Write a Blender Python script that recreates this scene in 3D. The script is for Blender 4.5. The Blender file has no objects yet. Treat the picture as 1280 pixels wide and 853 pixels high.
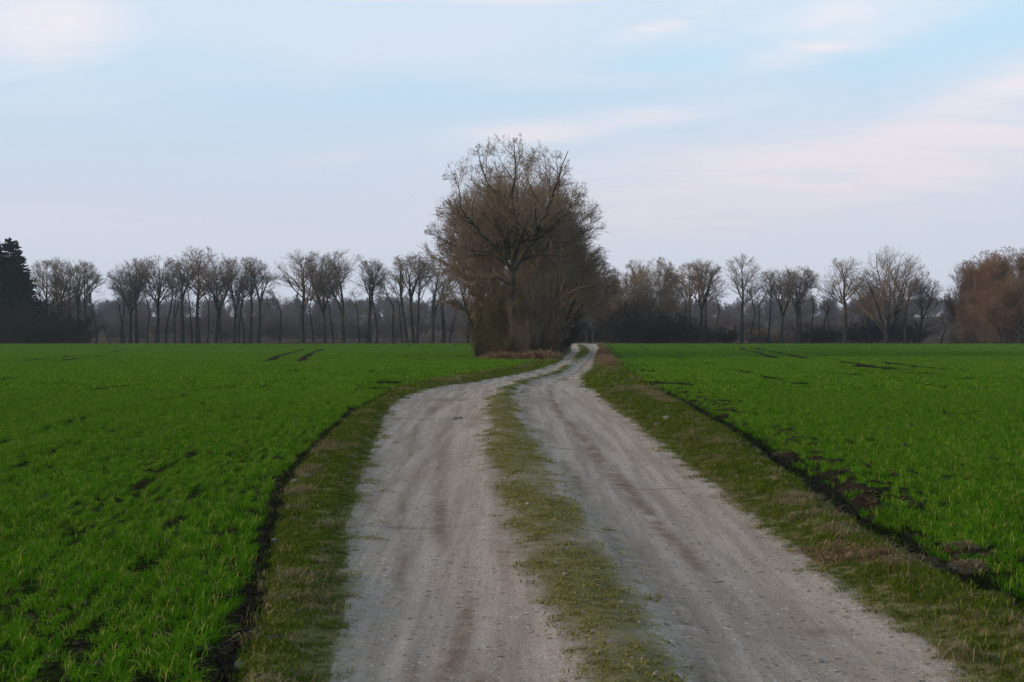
import bpy, math, random
import numpy as np
from mathutils import Vector

# ---------------------------------------------------------------- camera, sky, sun, exposure
sc = bpy.context.scene
R = math.radians
EYE = 1.65
cam_d = bpy.data.cameras.new("camera"); cam = bpy.data.objects.new("camera", cam_d)
sc.collection.objects.link(cam); sc.camera = cam
cam.location = (0, 0, EYE); cam.rotation_euler = (R(90), 0, 0)
cam_d.lens = 50; cam_d.sensor_width = 36; cam_d.clip_start = 0.1; cam_d.clip_end = 12000
cam_d.dof.use_dof = True; cam_d.dof.focus_distance = 26.0; cam_d.dof.aperture_fstop = 11

SUN_ELEV, SUN_AZ = 13.0, -104.0          # azimuth measured clockwise from +Y: low sun to the left, a little behind
w = bpy.data.worlds.new("World"); sc.world = w; w.use_nodes = True
wn, wl = w.node_tree.nodes, w.node_tree.links
for n in list(wn): wn.remove(n)
def N(tree, t, **kw):
    n = tree.nodes.new(t)
    for k, v in kw.items():
        if k == 'inp':
            for kk, vv in v.items(): n.inputs[kk].default_value = vv
        else: setattr(n, k, v)
    return n
def LK(tree, a, b): tree.links.new(a, b)
def math_node(tree, op, a, b=None, c=None, clamp=False):
    n = tree.nodes.new('ShaderNodeMath'); n.operation = op; n.use_clamp = clamp
    for i, v in enumerate((a, b, c)):
        if v is None: continue
        if isinstance(v, (int, float)): n.inputs[i].default_value = v
        else: tree.links.new(v, n.inputs[i])
    return n.outputs[0]
def mix_col(tree, f, a, b, mode='MIX'):
    n = tree.nodes.new('ShaderNodeMix'); n.data_type = 'RGBA'; n.blend_type = mode
    for s, v in ((n.inputs[0], f), (n.inputs[6], a), (n.inputs[7], b)):
        if isinstance(v, (int, float)): s.default_value = v
        elif isinstance(v, tuple): s.default_value = (v[0], v[1], v[2], 1)
        else: tree.links.new(v, s)
    return n.outputs[2]
def smooth(tree, v, lo, hi, a=0.0, b=1.0):
    n = tree.nodes.new('ShaderNodeMapRange'); n.interpolation_type = 'SMOOTHSTEP'
    tree.links.new(v, n.inputs[0])
    for i, x in enumerate((lo, hi, a, b)): n.inputs[i+1].default_value = x
    return n.outputs[0]
wt = w.node_tree
sky = N(wt, 'ShaderNodeTexSky', sky_type='NISHITA', sun_disc=False, sun_elevation=R(SUN_ELEV), sun_rotation=R(SUN_AZ),
        air_density=1.0, dust_density=0.6, ozone_density=2.0)
tc = N(wt, 'ShaderNodeTexCoord')
sep = N(wt, 'ShaderNodeSeparateXYZ'); LK(wt, tc.outputs['Generated'], sep.inputs[0])
dx, dy, dz = sep.outputs
# thin veil of high cloud: cloud-sheet coordinates (a flat layer seen in perspective)
zz = math_node(wt, 'ADD', math_node(wt, 'MAXIMUM', dz, 0.0), 0.11)
cx = math_node(wt, 'DIVIDE', dx, zz); cy = math_node(wt, 'DIVIDE', dy, zz)
comb = N(wt, 'ShaderNodeCombineXYZ'); LK(wt, cx, comb.inputs[0]); LK(wt, cy, comb.inputs[1])
mp = N(wt, 'ShaderNodeMapping'); mp.inputs['Rotation'].default_value = (0, 0, R(24)); mp.inputs['Scale'].default_value = (0.55, 1.0, 1)
mp.inputs['Location'].default_value = (3.1, 1.7, 0)
LK(wt, comb.outputs[0], mp.inputs[0])
n1 = N(wt, 'ShaderNodeTexNoise', inp={'Scale': 0.75, 'Detail': 5.0, 'Roughness': 0.5, 'Distortion': 0.6}); LK(wt, mp.outputs[0], n1.inputs['Vector'])
n2 = N(wt, 'ShaderNodeTexNoise', inp={'Scale': 2.6, 'Detail': 7.0, 'Roughness': 0.6, 'Distortion': 0.5}); LK(wt, mp.outputs[0], n2.inputs['Vector'])
az = math_node(wt, 'ARCTAN2', dx, dy)                    # azimuth, 0 along the track
el = math_node(wt, 'ARCSINE', dz)
def bank(a0, e0, sa, se, tilt):                          # a cloud bank round one direction of the sky
    da = math_node(wt, 'SUBTRACT', az, a0); de = math_node(wt, 'SUBTRACT', el, e0)
    de = math_node(wt, 'SUBTRACT', de, math_node(wt, 'MULTIPLY', da, tilt))
    q = math_node(wt, 'ADD', math_node(wt, 'POWER', math_node(wt, 'DIVIDE', da, sa), 2.0), math_node(wt, 'POWER', math_node(wt, 'DIVIDE', de, se), 2.0))
    return math_node(wt, 'EXPONENT', math_node(wt, 'MULTIPLY', q, -1.0))
banks = None
for b in [(-0.330, 0.212, 0.085, 0.045, 0.0), (0.105, 0.219, 0.050, 0.008, 0.22), (0.225, 0.201, 0.055, 0.010, 0.18), (0.04, 0.148, 0.15, 0.010, 0.12),
          (0.345, 0.168, 0.050, 0.014, 0.15), (0.30, 0.120, 0.10, 0.030, 0.05), (0.32, 0.135, 0.06, 0.006, -0.05), (0.04, 0.236, 0.16, 0.006, 0.0), (0.12, 0.105, 0.14, 0.035, 0.1),
          (-0.12, 0.237, 0.05, 0.005, 0.0), (0.26, 0.225, 0.14, 0.014, 0.1),
          (-0.9, 0.25, 0.4, 0.05, 0.1), (0.9, 0.22, 0.4, 0.05, 0.1), (2.0, 0.2, 0.6, 0.05, 0), (-2.0, 0.2, 0.6, 0.05, 0)]:
    v = bank(*b)
    banks = v if banks is None else math_node(wt, 'ADD', banks, v)
fac_n = smooth(wt, n2.outputs[0], 0.30, 0.68, 0.25, 1.0)
cl = math_node(wt, 'MULTIPLY', banks, fac_n, clamp=True)
cl2 = math_node(wt, 'MULTIPLY', smooth(wt, n1.outputs[0], 0.45, 0.72), 0.30)
cloud = math_node(wt, 'MAXIMUM', math_node(wt, 'MULTIPLY', cl, 0.78), cl2)
veil_up = smooth(wt, dz, 0.07, 0.25)
veil = mix_col(wt, veil_up, (5.55, 5.9, 6.95), (4.45, 6.8, 8.4))            # the veil's own brightness before the 0.1 strength
base = mix_col(wt, 0.90, sky.outputs[0], veil)
cloudcol = mix_col(wt, smooth(wt, dz, 0.05, 0.24), (6.75, 6.12, 6.5), (8.4, 7.45, 7.6))
grey = smooth(wt, n1.outputs[0], 0.50, 0.75, 0.0, 0.35)
skyc = mix_col(wt, grey, base, (5.2, 5.55, 6.8))
skyc = mix_col(wt, cloud, skyc, cloudcol)
bg = N(wt, 'ShaderNodeBackground', inp={'Strength': 0.1}); LK(wt, skyc, bg.inputs[0])
wo = N(wt, 'ShaderNodeOutputWorld'); LK(wt, bg.outputs[0], wo.inputs[0])

sun_d = bpy.data.lights.new("sun", 'SUN'); sun = bpy.data.objects.new("sun", sun_d); sc.collection.objects.link(sun)
sun_d.energy = 2.6; sun_d.angle = R(7); sun_d.color = (1.0, 0.76, 0.52)
sd = Vector((math.sin(R(SUN_AZ))*math.cos(R(SUN_ELEV)), math.cos(R(SUN_AZ))*math.cos(R(SUN_ELEV)), math.sin(R(SUN_ELEV))))
sun.rotation_euler = sd.to_track_quat('Z', 'Y').to_euler(); sun.location = (-40, -10, 30)
sc.view_settings.view_transform = 'Standard'; sc.view_settings.look = 'None'
sc.view_settings.gamma = 1; sc.view_settings.use_curve_mapping = False
sc.view_settings.exposure = 0.28
sc.render.engine = 'CYCLES'
sc.cycles.use_denoising = True; sc.cycles.denoiser = 'OPENIMAGEDENOISE'; sc.cycles.denoising_prefilter = 'NONE'; sc.cycles.max_bounces = 5; sc.cycles.diffuse_bounces = 2; sc.cycles.glossy_bounces = 1
sc.cycles.transmission_bounces = 3; sc.cycles.volume_bounces = 0; sc.cycles.transparent_max_bounces = 6

# ---------------------------------------------------------------- numbers and noise
rng = np.random.default_rng(7)
GD = [-40, 0, 7, 16, 30, 45, 60, 72, 80, 90, 105, 120, 140, 160, 175, 190, 200, 215, 235, 260, 300, 340, 400, 600, 900, 1500, 4000]
GZ = [-.05, 0, .03, .14, .42, .50, .54, .565, .49, .555, .60, .62, .66, .74, .95, 1.225, 1.235, 1.20, 1.27, 1.30, 1.7, 3.2, 4.0, 7.5, 17.0, 22.0, 24.0]
def pch(x, xp, fp):
    xp = np.array(xp, float); fp = np.array(fp, float); h = np.diff(xp); dl = np.diff(fp)/h
    m = np.zeros(len(xp)); m[0] = dl[0]; m[-1] = dl[-1]
    for i in range(1, len(xp)-1):
        if dl[i-1]*dl[i] > 0:
            w1 = 2*h[i]+h[i-1]; w2 = h[i]+2*h[i-1]; m[i] = (w1+w2)/(w1/dl[i-1]+w2/dl[i])
    x = np.clip(np.asarray(x, float), xp[0], xp[-1]); k = np.clip(np.searchsorted(xp, x)-1, 0, len(h)-1); t = (x-xp[k])/h[k]
    return (1+2*t)*(1-t)**2*fp[k]+t*(1-t)**2*h[k]*m[k]+t*t*(3-2*t)*fp[k+1]+t*t*(t-1)*h[k]*m[k+1]
def hash2(i, j, s):
    n = (i.astype(np.int64)*374761393 + j.astype(np.int64)*668265263 + s*982451653) & 0xffffffff
    n = ((n ^ (n >> 13))*1274126177) & 0xffffffff
    n = ((n ^ (n >> 16))*2246822519) & 0xffffffff
    return ((n ^ (n >> 15)) & 0xffff)/65535.0
def vn(x, y, s=0):
    x, y = np.broadcast_arrays(np.asarray(x, float), np.asarray(y, float))
    i, j = np.floor(x), np.floor(y); u, v = x-i, y-j; u = u*u*(3-2*u); v = v*v*(3-2*v)
    i = i.astype(np.int64); j = j.astype(np.int64)
    return (hash2(i, j, s)*(1-u)+hash2(i+1, j, s)*u)*(1-v)+(hash2(i, j+1, s)*(1-u)+hash2(i+1, j+1, s)*u)*v
def fbm(x, y, s=0, o=3):
    a, t, f, tot = 1.0, 0.0, 1.0, 0.0
    for k in range(o): t = t+a*vn(x*f, y*f, s+k*17); tot += a; a *= .5; f *= 2.03
    return t/tot
def ss(a, b, x):
    t = np.clip((x-a)/(b-a), 0, 1); return t*t*(3-2*t)

# edges of the track, its middle strip and the verges, metres to the right of the eye at each distance
ED = {
 'Lf': [(0, -0.86), (6.8, -1.27), (7.7, -1.38), (9.1, -1.55), (11.9, -1.89), (15.5, -2.36), (18.2, -2.53), (22.5, -2.71), (27, -2.77), (33.7, -2.71), (39, -2.33), (44.9, -1.55), (54.7, -0.37), (65.9, 0.83), (82.4, 2.08), (132.8, 4.57), (177.7, 6.29), (200, 6.69), (240, 6.09)],
 'Lr': [(0, -.55), (6.8, -.89), (10.3, -1.25), (15.5, -1.69), (21.8, -2.08), (29.8, -2.45), (36.6, -2.05), (39.6, -1.40), (43, -.80), (52.1, .5), (68, 1.84), (100.2, 3.55), (173.1, 6.82), (200, 7.3), (240, 6.6)],
 'Sl': [(0, .45), (6.8, .29), (9.1, .1), (11.1, -.03), (15.5, -.24), (21.8, -.45), (27, -.53), (33.7, -.42), (40.3, .15), (49.8, 1.4), (64.1, 2.27), (87.5, 3.69), (173.1, 7.99), (200, 8.6), (240, 7.9)],
 'Sr': [(0, .95), (6.8, .80), (8.1, .83), (10.3, .73), (15.5, .52), (21.8, .25), (27, .05), (33.7, .05), (40.3, .5), (53.4, 1.95), (65.9, 2.78), (91, 4.5), (173.1, 9.0), (200, 9.5), (240, 8.8)],
 'Rr': [(0, 2.1), (6.8, 2.24), (8.3, 2.25), (10.3, 2.21), (15.5, 2.19), (21.8, 2.13), (27, 2.02), (39, 2.09), (44.9, 2.35), (57.5, 3.4), (82.4, 4.96), (132.8, 8.14), (177.7, 10.9), (200, 11.4), (240, 10.8)],
 'Rf': [(0, 2.76), (6.8, 2.84), (8.3, 2.87), (10.2, 2.81), (12.7, 2.83), (16.2, 3.00), (20.4, 3.18), (27, 3.24), (39, 3.37), (56.1, 4.12), (82.4, 5.65), (132.8, 8.82), (177.7, 11.55), (200, 12.16), (240, 11.66)]}
EJ = {'Lf': (.07, 1.7, 1), 'Lr': (.10, 1.3, 2), 'Sl': (.14, 1.1, 3), 'Sr': (.10, 1.2, 4), 'Rr': (.10, 1.2, 5), 'Rf': (.16, .8, 6)}
def edge(k, d):
    d = np.asarray(d, float); a, f, s = EJ[k]
    return pch(d, [p[0] for p in ED[k]], [p[1] for p in ED[k]]) + a*(fbm(d*f, d*0+s*9.1, s, 3)-.5)*ss(2, 8, d)
# tyre tracks of the tractor through the crop: (distance, x)
TRAM = [[(72, -11.75), (85, -13.5), (100, -15.3), (130, -18.9), (158, -22.0)],
        [(74, -25.6), (90, -28.2), (110, -31.6), (135, -36.6), (155, -41.0)],
        [(88, 17.3), (98, 18.6), (125, 22.4), (165, 27.4)],
        [(53, 15.9), (60, 16.4), (70, 17.6), (78, 18.6)]]
def tram_mask(x, d):
    m = np.zeros(np.broadcast(x, d).shape)
    for t in TRAM:
        xc = pch(d, [p[0] for p in t], [p[1] for p in t]); on = ss(t[0][0], t[0][0]+4, d)*(1-ss(t[-1][0]-8, t[-1][0], d))
        for o in (-.93, .93): m = np.maximum(m, (1-ss(.17, .38, np.abs(x-xc-o)))*on)
    return m
def tram_dist(x, d):
    m = np.full(np.broadcast(x, d).shape, 9.0)
    for t in TRAM:
        xc = pch(d, [p[0] for p in t], [p[1] for p in t]); on = (d > t[0][0]) & (d < t[-1][0])
        for o in (-.93, .93): m = np.minimum(m, np.where(on, np.abs(x-xc-o), 9.0))
    return m
def ground(x, d):
    """height of the land at x metres right, d metres ahead, and the cover masks"""
    x, d = np.broadcast_arrays(np.asarray(x, float), np.asarray(d, float))
    e = {k: edge(k, d) for k in ED}
    z = pch(d, GD, GZ)
    z = z + .05*(fbm(x*.06+3, d*.05, 31, 2)-.5)*ss(4, 14, np.abs(x-2)) + .10*(fbm(x*.012+9, d*.007, 33, 2)-.5)*ss(15, 60, np.abs(x-2))*(1-.6*ss(150, 185, d))
    track = (x > e['Lr']) & (x < e['Rr'])
    # ruts pressed into the two lanes, a crown between them
    def lane(a, b):
        u = np.clip((x-a)/(b-a), 0, 1); return np.sin(u*np.pi)
    z = z - .040*lane(e['Lr'], e['Sl']) - .055*lane(e['Sr'], e['Rr'])
    sm = (e['Sl']+e['Sr'])/2; sw = np.maximum((e['Sr']-e['Sl'])/2, .05)
    strip = np.exp(-((x-sm)/(sw*.95))**2)
    z = z + .055*strip
    # left verge, furrow and crop edge
    lv = ss(0, .25, e['Lr']-x)*(1-ss(-.05, .12, e['Lf']-x)); z = z + lv*.045
    of = e['Lf']-x                                   # distance into the left field
    fur = np.exp(-((of-.10)/.095)**2)*(1-.8*ss(28, 45, d)); z = z - .13*fur
    # right verge bank, ditch and crop edge
    rv = ss(0, .6, x-e['Rr'])*(1-ss(-.15, .15, x-e['Rf'])); z = z + rv*.11
    orf = x-e['Rf']
    dit = np.exp(-((orf-.22)/.22)**2)*(1-.5*ss(60, 90, d)); z = z - .15*dit
    clod = ss(.50, .66, fbm(x*6.1, d*4.3, 41, 4))*np.exp(-((orf-.5)/.8)**2)*ss(.3, .6, fbm(x*1.1, d*.6, 42, 2))
    z = z + clod*.07
    z = z + .014*(fbm(x*9, d*9, 43, 3)-.5)*(1+.3*track+1.8*(of > 0)+1.8*(orf > 0)+1.2*fur*4) + .05*(fur+.6*dit)*(fbm(x*11, d*8, 44, 2)-.5)
    tm = tram_mask(x, d)*((of > 0) | (orf > 0)); z = z - .04*tm
    # cover masks: turf, dark soil, crop, damp mud with painted rut-side shade
    nz = fbm(x*2.2, d*1.3, 51, 3)
    strip = np.exp(-np.abs((x-sm-.04)/(sw*1.15))**3)
    turf = np.clip(.78*strip*(.52+.95*nz)*(1-.6*ss(58, 66, d)*(1-ss(78, 90, d))), 0, 1)*track
    edge_t = np.maximum(1-ss(-.05, .42, x-e['Lr']), 1-ss(-.05, .45, e['Rr']-x))
    turf = np.maximum(turf, edge_t*.56*(.35+1.3*nz)*track)
    turf = np.where(~track, 1.0, turf)
    soil = np.clip(np.maximum(np.maximum(fur*1.25*(.7+.6*nz)*(1-.75*ss(28, 42, d)), dit*.50*nz*1.5*(1-.6*ss(50, 80, d))), np.maximum(clod, tm)), 0, 1)*(~track)
    soil = np.maximum(soil, ss(.61, .7, fbm(x*7.5, d*4.3, 57, 4))*np.exp(-(np.maximum(orf, 0)/2.4)**2)*(orf > 0)*.9)
    crop = np.where((of > .12) | (orf > .35), 1.0, 0.0)
    lw = (e['Sl']-e['Lr']); rw = (e['Rr']-e['Sr'])
    st = fbm(x*3.0, d*.16, 61, 3)
    damp_and_shade = np.exp(-((x-(e['Lr']+lw*.62+.06*(fbm(d*.5, d*0, 66, 2)-.5)))/.07)**2)*ss(.30, .55, fbm(x*0, d*.22, 62, 2))
    damp_and_shade = damp_and_shade*np.where(d < 14, 1, .55)
    damp_and_shade = np.maximum(damp_and_shade, np.exp(-((x-(e['Sr']+rw*.42))/.10)**2)*ss(.30, .5, fbm(x*5, d*1.3, 63, 3))*ss(7, 12, d)*.95)
    damp_and_shade = np.maximum(damp_and_shade, .75*np.exp(-((x-(e['Lr']+lw*.36))/.04)**2)*ss(.4, .6, fbm(x*3, d*.6, 67, 3)))
    damp_and_shade = np.maximum(damp_and_shade, .6*np.exp(-((x-(e['Sr']+rw*.12))/.12)**2)*ss(.3, .6, fbm(x*5, d*1.0, 68, 3)))  # shade along the right lane's left side, painted brown with the damp streaks
    damp_and_shade = np.maximum(damp_and_shade, .30*ss(.5, .75, st))
    damp_and_shade = np.maximum(damp_and_shade, 1.0*np.exp(-((x+.31-.05*(d-7.5))/.065)**2)*ss(5.5, 6.3, d)*(1-ss(8.3, 9.6, d))*ss(.2, .5, fbm(x*7, d*3, 69, 3)))
    for pd, px, sx, sy in [(24.7, -1.35, .75, .10), (30.5, -1.35, .55, .7), (27.5, -1.5, .12, 1.6), (52, .75, .4, .8), (44.5, 1.6, .4, .5), (19.5, .3, .9, .06), (12.2, -.9, .5, .05), (15.1, 1.5, .4, .05), (8.1, 1.75, .12, .10)]:
        damp_and_shade = np.maximum(damp_and_shade, np.exp(-((x-px)/sx)**2-((d-pd)/sy)**2)*(.5+.7*fbm(x*4, d*2, 64, 2)))
    damp_and_shade = np.clip(damp_and_shade, 0, 1)*track
    return z, turf, soil, crop, damp_and_shade
def gz(x, d): return float(ground(np.array([x]), np.array([d]))[0][0])

# ---------------------------------------------------------------- scene helpers
def link(o, parent=None):
    sc.collection.objects.link(o)
    if parent is not None: o.parent = parent
    return o
def tag(o, label=None, cat=None, group=None, kind=None):
    for k, v in (('label', label), ('category', cat), ('group', group), ('kind', kind)):
        if v: o[k] = v
    return o
def mesh(name, V, F, mat, smoothed=True, attrs=None):
    """V (n,3); F list of integer arrays, each (m,3) or (m,4)"""
    me = bpy.data.meshes.new(name); V = np.asarray(V, np.float32); F = [f for f in F if len(f)]
    nl = sum(f.size for f in F); nf = sum(len(f) for f in F)
    me.vertices.add(len(V)); me.vertices.foreach_set('co', V.ravel())
    me.loops.add(nl); me.polygons.add(nf)
    me.loops.foreach_set('vertex_index', np.concatenate([f.ravel() for f in F]).astype(np.int32))
    tot = np.concatenate([np.full(len(f), f.shape[1]) for f in F]); st = np.concatenate([[0], np.cumsum(tot)[:-1]])
    me.polygons.foreach_set('loop_start', st.astype(np.int32)); me.polygons.foreach_set('loop_total', tot.astype(np.int32))
    me.polygons.foreach_set('use_smooth', np.full(nf, smoothed))
    me.update(calc_edges=True)
    if attrs:
        for k, a in attrs.items():
            a = np.asarray(a, np.float32)
            if a.ndim == 1: at = me.attributes.new(k, 'FLOAT', 'POINT'); at.data.foreach_set('value', a)
            elif a.shape[1] == 3: at = me.attributes.new(k, 'FLOAT_VECTOR', 'POINT'); at.data.foreach_set('vector', a.ravel())
            else: at = me.attributes.new(k, 'FLOAT_COLOR', 'POINT'); at.data.foreach_set('color', a.ravel())
    if mat is not None: me.materials.append(mat)
    return me
def obj(name, me, parent=None): return link(bpy.data.objects.new(name, me), parent)

# ---------------------------------------------------------------- materials
def new_mat(name):
    m = bpy.data.materials.new(name); m.use_nodes = True; t = m.node_tree
    for n in list(t.nodes): t.nodes.remove(n)
    o = t.nodes.new('ShaderNodeOutputMaterial'); b = t.nodes.new('ShaderNodeBsdfPrincipled')
    t.links.new(b.outputs[0], o.inputs[0]); b.inputs['Specular IOR Level'].default_value = .0
    return m, t, b, o
def noise(t, vec, scale, detail=4, rough=.55, dist=0):
    n = N(t, 'ShaderNodeTexNoise', inp={'Scale': scale, 'Detail': detail, 'Roughness': rough, 'Distortion': dist})
    t.links.new(vec, n.inputs['Vector']); return n.outputs[0]

def earth_material():
    m, t, b, o = new_mat('earth_and_turf')
    g = N(t, 'ShaderNodeNewGeometry').outputs['Position']
    at = N(t, 'ShaderNodeAttribute', attribute_name='cover'); s = N(t, 'ShaderNodeSeparateColor'); t.links.new(at.outputs['Color'], s.inputs[0])
    turf, soil, crop = s.outputs; damp_and_shade = at.outputs['Alpha']
    mp = N(t, 'ShaderNodeMapping'); mp.inputs['Scale'].default_value = (7.0, .30, 1); t.links.new(g, mp.inputs[0])
    broad = noise(t, g, .55, 3); mid = noise(t, g, 5.0, 5, .6); fine = noise(t, g, 38, 4, .7); grit = noise(t, g, 120, 3, .8)
    streak = noise(t, mp.outputs[0], 1.0, 4, .6)
    dirt = mix_col(t, smooth(t, streak, .36, .64), (.250, .188, .156), (.368, .286, .243))
    dirt = mix_col(t, smooth(t, mid, .46, .70, 0, .30), dirt, (.250, .200, .172))
    dirt = mix_col(t, smooth(t, fine, .50, .62, 0, .60), dirt, (.175, .140, .120))
    dirt = mix_col(t, smooth(t, grit, .54, .68, 0, .45), dirt, (.52, .46, .42))
    dirt = mix_col(t, smooth(t, broad, .35, .7, 0, .25), dirt, (.28, .23, .20))
    def specks(scale, lim, share, ca, cb, keep):
        vo = N(t, 'ShaderNodeTexVoronoi', inp={'Scale': scale, 'Randomness': 1.0}); t.links.new(g, vo.inputs['Vector'])
        vs = N(t, 'ShaderNodeSeparateColor'); t.links.new(vo.outputs['Color'], vs.inputs[0])
        m_ = math_node(t, 'MULTIPLY', math_node(t, 'LESS_THAN', vo.outputs['Distance'], math_node(t, 'MULTIPLY', vs.outputs[1], lim)), math_node(t, 'GREATER_THAN', vs.outputs[0], share))
        return m_, mix_col(t, math_node(t, 'MULTIPLY', m_, keep), dirt, mix_col(t, vs.outputs[2], ca, cb))
    peb0, dirt = specks(9.0, .26, .80, (.07, .05, .04), (.15, .11, .09), .75)
    peb1, dirt = specks(19.0, .42, .55, (.085, .065, .055), (.17, .13, .11), .75)
    peb, dirt = specks(34.0, .38, .80, (.36, .32, .29), (.62, .58, .54), .8)
    df = math_node(t, 'MULTIPLY', damp_and_shade, smooth(t, mid, .34, .60, .5, 1.0))
    dirt = mix_col(t, math_node(t, 'MULTIPLY', df, .88), dirt, (.140, .090, .066))
    gn = noise(t, g, 12, 5, .7)
    moss = mix_col(t, smooth(t, gn, .35, .65), (.085, .070, .028), (.175, .146, .068))
    moss = mix_col(t, smooth(t, noise(t, g, 2.2, 3), .5, .72, 0, .55), moss, (.12, .092, .052))
    tf = math_node(t, 'ADD', turf, math_node(t, 'MULTIPLY', math_node(t, 'SUBTRACT', gn, .5), 1.1))
    tf = smooth(t, tf, .28, .80)
    col = mix_col(t, tf, dirt, moss)
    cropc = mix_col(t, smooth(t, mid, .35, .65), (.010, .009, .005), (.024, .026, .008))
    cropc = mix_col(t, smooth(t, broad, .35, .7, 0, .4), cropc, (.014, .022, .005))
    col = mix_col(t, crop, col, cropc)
    sf = smooth(t, math_node(t, 'ADD', soil, math_node(t, 'MULTIPLY', math_node(t, 'SUBTRACT', fine, .5), .9)), .35, .6)
    soilc = mix_col(t, smooth(t, fine, .4, .7), (.011, .008, .006), (.062, .044, .031))
    col = mix_col(t, sf, col, soilc)
    t.links.new(col, b.inputs['Base Color']); b.inputs['Roughness'].default_value = .93
    h = math_node(t, 'ADD', math_node(t, 'MULTIPLY', mid, .30), math_node(t, 'ADD', math_node(t, 'MULTIPLY', fine, .6), math_node(t, 'MULTIPLY', peb, .2)))
    bp = N(t, 'ShaderNodeBump', inp={'Strength': 1.0, 'Distance': .04}); t.links.new(h, bp.inputs['Height']); t.links.new(bp.outputs[0], b.inputs['Normal'])
    return m
M_EARTH = earth_material()

def blade_material(name, cols, trans=.3, rnd=.5):
    """cols: dark, mid, light, dry (dry share from the per-blade value)"""
    m, t, b, o = new_mat(name)
    at = N(t, 'ShaderNodeAttribute', attribute_name='bv').outputs['Fac']
    oi = N(t, 'ShaderNodeObjectInfo').outputs['Random']
    g = N(t, 'ShaderNodeNewGeometry').outputs['Position']
    big = noise(t, g, .7, 3)
    f = math_node(t, 'ADD', math_node(t, 'MULTIPLY', at, 1-rnd), math_node(t, 'MULTIPLY', oi, rnd))
    c = mix_col(t, smooth(t, f, 0, .5), cols[0], cols[1]); c = mix_col(t, smooth(t, f, .45, .95), c, cols[2])
    c = mix_col(t, smooth(t, big, .35, .7, 0, .35), c, cols[1]); c = mix_col(t, smooth(t, noise(t, g, .06, 4, .6), .40, .62, 0, .40), c, mix_col(t, .5, cols[1], cols[2])); c = mix_col(t, smooth(t, noise(t, g, 2.6, 4, .6), .52, .68, 0, .5), c, cols[0])
    c = mix_col(t, smooth(t, at, .90, .95, 0, .8), c, cols[3])
    t.links.new(c, b.inputs['Base Color']); b.inputs['Roughness'].default_value = .55; b.inputs['Specular IOR Level'].default_value = .0
    tr = N(t, 'ShaderNodeBsdfTranslucent'); t.links.new(mix_col(t, .5, c, cols[2]), tr.inputs[0])
    mx = N(t, 'ShaderNodeMixShader', inp={0: trans}); t.links.new(b.outputs[0], mx.inputs[1]); t.links.new(tr.outputs[0], mx.inputs[2])
    t.links.new(mx.outputs[0], o.inputs[0]); return m
M_WHEAT = blade_material('young_wheat', [(.014, .050, .002), (.054, .155, .005), (.140, .250, .014), (.40, .33, .09)], .35, .35)
M_TURF = blade_material('verge_grass', [(.020, .042, .004), (.052, .082, .006), (.115, .132, .014), (.26, .19, .08)], .25, .6)
M_MOSS = blade_material('mossy_strip_grass', [(.075, .068, .014), (.150, .130, .030), (.235, .195, .06), (.32, .25, .14)], .15, .6)
M_STRAW = blade_material('dry_grass', [(.09, .065, .034), (.15, .108, .060), (.23, .175, .10), (.30, .24, .15)], .2, .5)
M_RUST = blade_material('dead_bracken', [(.09, .050, .028), (.17, .095, .055), (.26, .17, .105), (.34, .26, .17)], .2, .5)

def bark_material(name, c1, c2, c3):
    m, t, b, o = new_mat(name)
    tcx = N(t, 'ShaderNodeTexCoord').outputs['Object']
    mp = N(t, 'ShaderNodeMapping'); mp.inputs['Scale'].default_value = (6, 6, 1.2); t.links.new(tcx, mp.inputs[0])
    n1 = noise(t, mp.outputs[0], 2.0, 5, .65); n2 = noise(t, tcx, .7, 3)
    oi = N(t, 'ShaderNodeObjectInfo').outputs['Random']
    c = mix_col(t, smooth(t, n1, .3, .7), c1, c2); c = mix_col(t, smooth(t, n2, .42, .7), c, c3)
    c = mix_col(t, math_node(t, 'MULTIPLY', oi, .25), c, c2)
    t.links.new(c, b.inputs['Base Color']); b.inputs['Roughness'].default_value = .9
    bp = N(t, 'ShaderNodeBump', inp={'Strength': .8, 'Distance': .03}); t.links.new(n1, bp.inputs['Height']); t.links.new(bp.outputs[0], b.inputs['Normal'])
    return m
M_BARK = bark_material('grey_bark', (.016, .015, .014), (.042, .037, .031), (.030, .032, .022))
M_BARK2 = bark_material('mossy_bark', (.022, .020, .015), (.060, .052, .038), (.042, .045, .022))
M_TWIG = bark_material('grey_twigs', (.120, .088, .068), (.230, .165, .128), (.160, .120, .092))
M_TWIGB = bark_material('brown_twigs', (.112, .080, .056), (.262, .186, .128), (.160, .125, .080))
M_TWIGR = bark_material('russet_twigs', (.125, .074, .046), (.235, .140, .082), (.155, .098, .060))
M_OLIVE = bark_material('olive_stems', (.070, .058, .026), (.150, .120, .055), (.095, .088, .036))
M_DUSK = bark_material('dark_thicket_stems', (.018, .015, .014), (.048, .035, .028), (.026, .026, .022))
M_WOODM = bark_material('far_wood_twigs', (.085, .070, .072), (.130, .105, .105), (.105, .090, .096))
M_PALE = bark_material('pale_birch_bark', (.07, .065, .06), (.17, .155, .14), (.11, .10, .09))
M_NEEDLE = bark_material('dark_needles', (.012, .022, .014), (.025, .042, .024), (.035, .050, .030))

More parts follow.
